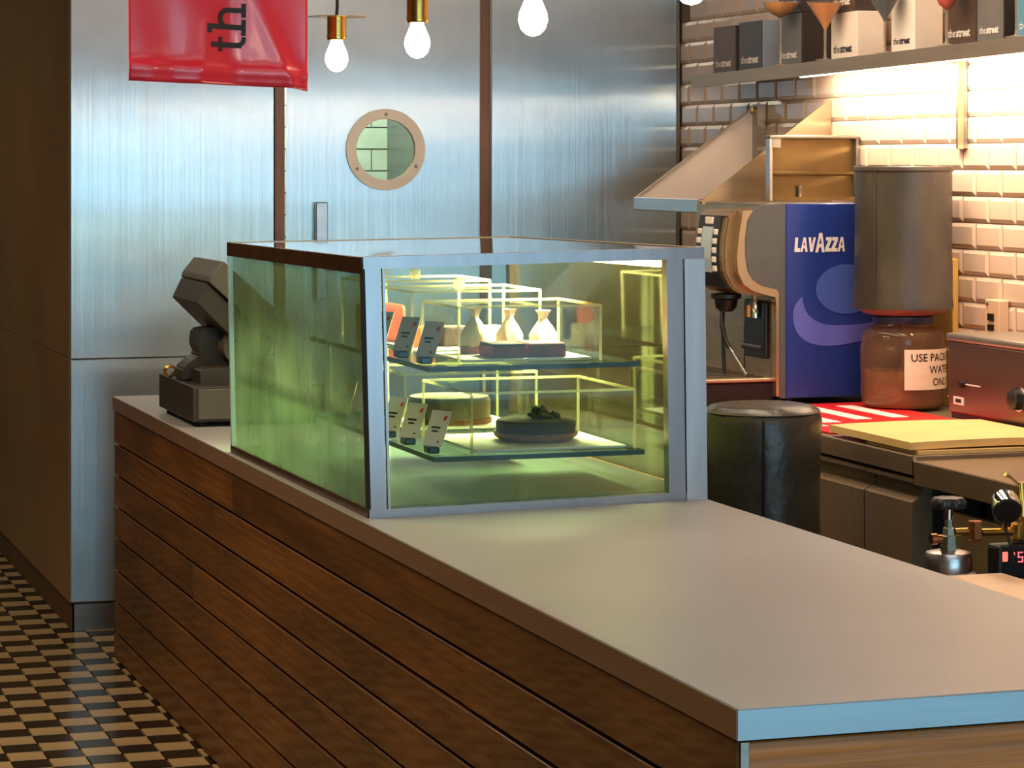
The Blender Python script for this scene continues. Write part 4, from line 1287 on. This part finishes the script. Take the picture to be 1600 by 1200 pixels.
gift_box('dark gift box with a blue grey side, second from the far end', 8.956, 8.74, 0.075, 0.176, CARD_D, CARD_BL, 'street', WHITE_P)
gift_box('slate gift box with dark side behind the wide orange coupe', 8.607, 8.41, 0.11, 0.180, CARD_G, CARD_D, 'street', WHITE_P)
gift_box('short white gift box with small black print between two martini glasses', 8.168, 7.97, 0.09, 0.155, CARD_W, CARD_W, 'street', BLACK_P)
gift_box('tall white gift box with small black print behind the red cocktail', 7.716, 7.555, 0.09, 0.185, CARD_W, CARD_W, 'street', BLACK_P)
gift_box('brown gift box with large white print left of the slate one', 7.345, 7.150, 0.09, 0.180, CARD_B, CARD_D, 'street', WHITE_P)
gift_box('slate gift box with white print at the right end of the row', 7.143, 6.98, 0.10, 0.178, CARD_G, CARD_D, 'street', WHITE_P)
gift_box('blue gift box partly cut off at the right edge of the frame', 6.90, 6.74, 0.10, 0.175, mat('teal_card', (96, 150, 172), 0.4), CARD_BL, 'street', WHITE_P)

gift_box('dark gift box stacked on the slate box behind the orange coupe', 8.60, 8.42, 0.10, 0.172, CARD_D, CARD_D, 'street', WHITE_P, dz=0.1805)
gift_box('dark gift box stacked on the short white box between the martini glasses', 8.16, 7.99, 0.08, 0.172, CARD_B, CARD_D, 'street', WHITE_P, dz=0.1555)
def cocktail(label, y, kind, liquid, stem=0.115, r=0.055, x=3.735):
    z0 = sz(y) + 0.003
    t = thing('cocktail_glass', label, 'cocktail glass', (x, y, z0), 'cocktail glasses on the long shelf')
    b = B(); lathe(b, [(0.032, z0), (0.032, z0 + 0.002), (0.008, z0 + 0.006), (0.0045, z0 + 0.012), (0.004, z0 + stem * 0.5), (0.005, z0 + stem)], x, y, 24)
    obj('stem', b, GL_C, t, True)
    zb = z0 + stem
    if kind == 'coupe':
        out = [(0.004, zb), (r * 0.45, zb + 0.012), (r * 0.8, zb + 0.030), (r, zb + 0.055)]
    elif kind == 'martini':
        out = [(0.004, zb), (r * 0.15, zb + 0.012), (r * 0.6, zb + 0.055), (r, zb + 0.095)]
    else:
        out = [(0.004, zb), (r * 0.5, zb + 0.014), (r * 0.9, zb + 0.05), (r, zb + 0.10)]
    b = B(); lathe(b, out, x, y, 28, True, False); obj('bowl', b, GL_C, t, True)
    li = [(a * 0.95, z + 0.001) for a, z in out]
    top = li[-1]; mid = li[-2]
    li[-1] = (mid[0] + (top[0] - mid[0]) * 0.8, mid[1] + (top[1] - mid[1]) * 0.8)
    b = B(); lathe(b, li, x, y, 28, True, True); obj('drink', b, liquid, t, True)
cocktail('wide coupe glass filled with frothy orange, at the left of the row', 8.53, 'coupe', ORANGE, 0.165, 0.064)
cocktail('martini glass with clear orange drink before the dark box side', 8.163, 'martini', AMBER, 0.100, 0.062)
cocktail('martini glass with dark blue drink between the white boxes', 7.714, 'martini', BLUE_DR, 0.100, 0.058)
cocktail('tall glass with red drink before the tall white box', 7.29, 'tall', RED_DR, 0.108, 0.045)
cocktail('stemmed glass with pale blue drink at the right edge', 6.858, 'tall', BLUE_DR, 0.12, 0.045)

# ================================================================== PENDANT BULBS
BULB = emit('bulb_glow', (1.0, 0.80, 0.58), 16.0)
def pendant(label, x, y, zb):
    t = thing('pendant_lamp', label, 'pendant lamp', (x, y, ZC), 'bare bulb pendants over the bar')
    b = B(); lathe(b, [(0.003, zb), (0.014, zb + 0.0035), (0.0245, zb + 0.014), (0.0300, zb + 0.031), (0.0285, zb + 0.046), (0.021, zb + 0.064), (0.0155, zb + 0.077), (0.0145, zb + 0.084)], x, y, 28)
    obj('bulb', b, BULB, t, True)
    b = B(); lathe(b, [(0.0235, zb + 0.082), (0.0245, zb + 0.084), (0.0245, zb + 0.090), (0.0265, zb + 0.0905), (0.0265, zb + 0.093), (0.0245, zb + 0.0935), (0.0245, zb + 0.140), (0.012, zb + 0.141)], x, y, 28)
    obj('socket', b, BRASS, t, True)
    b = B(); lathe(b, [(0.010, zb + 0.138), (0.075, zb + 0.1405), (0.075, zb + 0.1425), (0.010, zb + 0.143)], x, y, 40)
    obj('reflector_disc', b, BRASS, t, True)
    b = B()
    tube(b, [(x + 0.0018 * math.sin(k * 1.3), y + 0.0018 * math.cos(k * 1.3), zb + 0.142 + (ZC - zb - 0.142) * k / 40) for k in range(41)], 0.0045, 8)
    obj('cord', b, BLACK_R, t, True)
    b = B(); lathe(b, [(0.05, ZC - 0.0005), (0.05, ZC - 0.02), (0.01, ZC - 0.03)], x, y, 24); obj('ceiling_rose', b, BRASS, t, True)
    return t
pendant('bare bulb pendant with brass disc, leftmost, beside the red banner', 1.71, 6.753, 1.978)
pendant('bare bulb pendant, second from the red banner, left of the brown strip', 1.70, 5.958, 1.984)
pendant('bare bulb pendant right of the brown strip over the display case', 1.70, 5.113, 1.998)
pendant('bare bulb pendant, rightmost, cut off at the top beside the tiles', 1.70, 4.26, 2.014)

# ================================================================== RED BANNER
P0 = Vector((1.137, 6.57, 1.945)); P1 = Vector((1.602, 6.63, 1.930))
BW = math.hypot(P1.x - P0.x, P1.y - P0.y); ux_ = Vector(((P1.x - P0.x) / BW, (P1.y - P0.y) / BW, 0)); un = Vector((ux_.y, -ux_.x, 0))
BHT = 1.10
def bpt(s, h, off=0.0):
    """s across (m), h up (m)"""
    u = s / BW
    w = 0.006 * math.sin(u * 7 + 0.6) * math.exp(-h * 1.5) + 0.004 * math.sin(u * 17 + h * 9) * math.exp(-h * 3)
    w += 0.010 * math.exp(-((s - 0.17 - 0.3 * h) / 0.035) ** 2) * math.exp(-h * 5)
    w += 0.008 * math.exp(-((s - 0.43 + 0.45 * h) / 0.02) ** 2) * math.exp(-h * 5)
    w += 0.006 * math.exp(-((h - 0.035) / 0.012) ** 2)
    zl = P0.z + (P1.z - P0.z) * u - 0.006 * math.exp(-((u - 1) / 0.05) ** 2) * math.exp(-h * 20)
    return Vector((P0.x, P0.y, 0)) + ux_ * s + un * (w + off) + Vector((0, 0, zl + h))
bn = thing('red_banner', 'red vinyl banner with black lettering hanging above the corridor', 'banner', (1.37, 6.6, 3.05))
NX_, NY_ = 70, 90
b = B()
grid = [[b.verts.new(bpt(BW * i / NX_, BHT * j / NY_)) for j in range(NY_ + 1)] for i in range(NX_ + 1)]
for i in range(NX_):
    for j in range(NY_):
        b.faces.new([grid[i][j], grid[i + 1][j], grid[i + 1][j + 1], grid[i][j + 1]])
bo = obj('cloth', b, RED_V, bn, True)
sm = bo.modifiers.new('thickness', 'SOLIDIFY'); sm.thickness = 0.004; sm.offset = -1.0
b = B()
q = BW / 280.0
def letter_rect(t0, t1, a0, a1):   # tx along the banner upwards, ty towards the left
    n1, n2 = max(1, int((t1 - t0) / 4)), max(1, int((a1 - a0) / 4))
    for i in range(n1):
        for j in range(n2):
            ta, tb = t0 + (t1 - t0) * i / n1, t0 + (t1 - t0) * (i + 1) / n1
            aa, ab = a0 + (a1 - a0) * j / n2, a0 + (a1 - a0) * (j + 1) / n2
            b.faces.new([b.verts.new(bpt((183 - a) * q, (50 + t) * q, 0.0015)) for t, a in ((ta, aa), (ta, ab), (tb, ab), (tb, aa))])
def letter_arc(ct, ca, r, w, d0, d1, n=10):
    for i in range(n):
        e0, e1 = math.radians(d0 + (d1 - d0) * i / n), math.radians(d0 + (d1 - d0) * (i + 1) / n)
        pts = [(ct + rr * math.cos(e), ca + rr * math.sin(e)) for rr, e in ((r, e0), (r + w, e0), (r + w, e1), (r, e1))]
        b.faces.new([b.verts.new(bpt((183 - a) * q, (50 + t) * q, 0.0015)) for t, a in pts])
# t
letter_rect(6, 14, 6, 56); letter_rect(0, 22, 37, 43.5); letter_arc(20, 12, 5.5, 7, 180, 270, 6); letter_rect(20, 23, 0, 6.5)
# h
letter_rect(33, 41, 0, 62); letter_rect(27, 33, 55, 62); letter_rect(25, 49, 0, 7); letter_arc(49.5, 28, 9, 7.5, 0, 150, 10); letter_rect(58.5, 66, 0, 28); letter_rect(52, 73, 0, 7)
# e and the rest of the word run on upwards
letter_arc(102, 22, 15, 7.5, 20, 330, 22); letter_rect(87, 118, 19, 25.5)
obj('lettering', b, BLACK_P, bn)
b = B(); tube(b, [bpt(-0.03, BHT), bpt(BW + 0.03, BHT)], 0.012, 12); obj('hanging_rod', b, STEEL_D, bn, True)
for s in (0.02, BW - 0.02):
    b = B(); p = bpt(s, BHT); tube(b, [p, (p.x, p.y, ZC)], 0.003, 8); obj('hanging_cord', b, BLACK_R, bn, True)

# ================================================================== GAS CYLINDER WITH VALVE, GAUGE AND TAP
gx, gy = 2.925, 5.70
gc = thing('gas_cylinder', 'small steel gas cylinder with black handwheel valve behind the bar top', 'gas cylinder', (gx, gy, 0))
b = B(); lathe(b, [(0.052, 0.0), (0.058, 0.01), (0.058, 0.775)], gx, gy, 32); obj('cylinder_body', b, STEEL_D, gc, True)
b = B(); lathe(b, [(0.064, 0.772), (0.0645, 0.780), (0.056, 0.784), (0.056, 0.818), (0.052, 0.828), (0.03, 0.833)], gx, gy, 36); obj('cap_dome', b, STEEL, gc, True)
b = B(); lathe(b, [(0.021, 0.831), (0.021, 0.845), (0.0195, 0.846), (0.0195, 0.866), (0.016, 0.868), (0.014, 0.885), (0.010, 0.886), (0.010, 0.915)], gx, gy, 6); vb = obj('valve_body', b, mat('valve_steel', (176, 178, 160), 0.3, 0.9), gc)
b = B(); lathe(b, [(0.011, 0.905), (0.011, 0.935)], gx, gy, 14); obj('valve_spindle', b, CHROME, vb, True)
b = B()
R0 = 0.040
for k in range(48):
    pass
rings = []
for r, z in ((0.012, 0.931), (R0 - .006, 0.931), (R0, 0.938), (R0, 0.948), (R0 - .006, 0.956), (0.012, 0.958)):
    rings.append([b.verts.new((gx + r * (1 + (0.09 if r > 0.03 else 0) * math.cos(8 * 2 * PI * k / 64)) * math.cos(2 * PI * k / 64), gy + r * (1 + (0.09 if r > 0.03 else 0) * math.cos(8 * 2 * PI * k / 64)) * math.sin(2 * PI * k / 64), z)) for k in range(64)])
for a_, c_ in zip(rings, rings[1:]):
    for k in range(64):
        j = (k + 1) % 64
        b.faces.new([a_[k], a_[j], c_[j], c_[k]])
b.faces.new(list(reversed(rings[0]))); b.faces.new(rings[-1])
obj('handwheel', b, mat('black_handwheel', (48, 48, 52), 0.3), gc, True)
b = B(); tube(b, [(gx - 0.018, gy, 0.860), (gx - 0.030, gy, 0.860), (gx - 0.031, gy, 0.860), (gx - 0.046, gy, 0.860)], [0.009, 0.009, 0.013, 0.013], 12); obj('relief_cap', b, COPPER, gc, True)
b = B(); tube(b, [(gx + 0.016, gy, 0.874), (gx + 0.051, gy, 0.874)], 0.009, 12); obj('outlet_pipe', b, BRASS, gc, True)

gg = thing('gas_regulator', 'brass gas regulator with black faced gauge beside the cylinder valve', 'regulator', (3.02, 5.7, 0.80))
b = B(); lathe(b, [(0.017, 0.852), (0.018, 0.856), (0.018, 0.894), (0.017, 0.898)], gx + 0.070, gy, 6)
obj('coupling_nut', b, COPPER, gg)
b = B(); tube(b, [(gx + 0.086, gy, 0.870), (gx + 0.17, gy, 0.868)], 0.009, 12); obj('pipe', b, BRASS, gg, True)
b = B(); lathe(b, [(0.014, 0.846), (0.018, 0.85), (0.018, 0.886), (0.014, 0.89)], gx + 0.182, gy, 6); obj('tee_block', b, BRASS, gg)
gcx, gcy, gcz = gx + 0.135, gy - 0.03, 0.935
ax = Vector((-0.30, -0.85, -0.42)).normalized()
P = Vector((gcx, gcy, gcz))
b = B(); tube(b, [P - ax * 0.02, P + ax * 0.022, P + ax * 0.024], [0.033, 0.035, 0.034], 32); gb = obj('gauge_body', b, CHROME, gg, True)
b = B(); tube(b, [P + ax * 0.024, P + ax * 0.028], [0.0335, 0.031], 32); obj('gauge_face', b, BLACK, gb, True)
b = B(); tube(b, [P - ax * 0.01 + Vector((0, 0, -0.03)), P + Vector((0.012, 0.03, -0.062)), P + Vector((0.04, 0.03, -0.066))], 0.009, 10); obj('gauge_stem', b, BRASS, gg, True)
b = B(); tube(b, [(gx + 0.195, gy, 0.88), (gx + 0.195, gy, 0.93), (gx + 0.19, gy, 0.985)], [0.014, 0.013, 0.010], 14); obj('tap_column', b, BRASS, gg, True)
b = B(); tube(b, [(gx + 0.19, gy, 0.975), (gx + 0.16, gy - 0.01, 0.998), (gx + 0.142, gy - 0.015, 1.008)], [0.005, 0.004, 0.006], 10); obj('tap_lever', b, CHROME, gg, True)
b = B(); tube(b, [(gx + 0.205, gy - 0.02, 0.855), (gx + 0.205, gy - 0.02, 0.905)], [0.024, 0.021], 16); obj('side_valve', b, STEEL_TAN, gg, True)
b = B(); tube(b, [(gx + 0.112, gy - 0.06, 0.905), (gx + 0.118, gy - 0.075, 0.86), (gx + 0.127, gy - 0.085, 0.82), (gx + 0.135, gy - 0.088, 0.7)], 0.0028, 8); obj('gauge_cable', b, BLACK_R, gg, True)
ld = thing('digital_display', 'small black controller with red digits at the right edge of the frame', 'display', (3.12, 5.64, 0.78))
lx0, lx1, ly = 3.035, 3.15, 5.66
obj('housing', box(B(), lx0, lx1, ly, ly + 0.06, 0.762, 0.842, 0.008, 2), BLACK, ld)
LED = emit('red_led', (1.0, 0.04, 0.06), 2.2)
LEDO = emit('orange_led', (1.0, 0.10, 0.03), 1.2)
b = B(); box(b, lx0 + 0.010, lx0 + 0.024, ly - 0.0015, ly, 0.805, 0.828, 0.001, 1); obj('warning_light', b, LEDO, ld)
b = B()
def seg7(ch, x, z, s):
    S = {'a': (0, 2, 1, 2), 'b': (1, 1, 1, 2), 'c': (1, 0, 1, 1), 'd': (0, 0, 1, 0), 'e': (0, 0, 0, 1), 'f': (0, 1, 0, 2), 'g': (0, 1, 1, 1)}
    D = {'1': 'bc', '5': 'afgcd', '0': 'abcdef'}[ch]
    for k in D:
        x0, z0, x1, z1 = [v * s for v in S[k]]
        box(b, x + min(x0, x1) - .0012, x + max(x0, x1) + .0012, ly - 0.0015, ly, z + min(z0, z1) - .0012, z + max(z0, z1) + .0012)
seg7('1', lx0 + 0.030, 0.803, 0.011); seg7('5', lx0 + 0.052, 0.803, 0.011); seg7('0', lx0 + 0.076, 0.803, 0.011)
obj('digits', b, LED, ld)
b = B(); box(b, lx0 + 0.04, lx0 + 0.06, ly + 0.02, ly + 0.05, 0.0, 0.762); obj('mount_post', b, STEEL_D, ld)
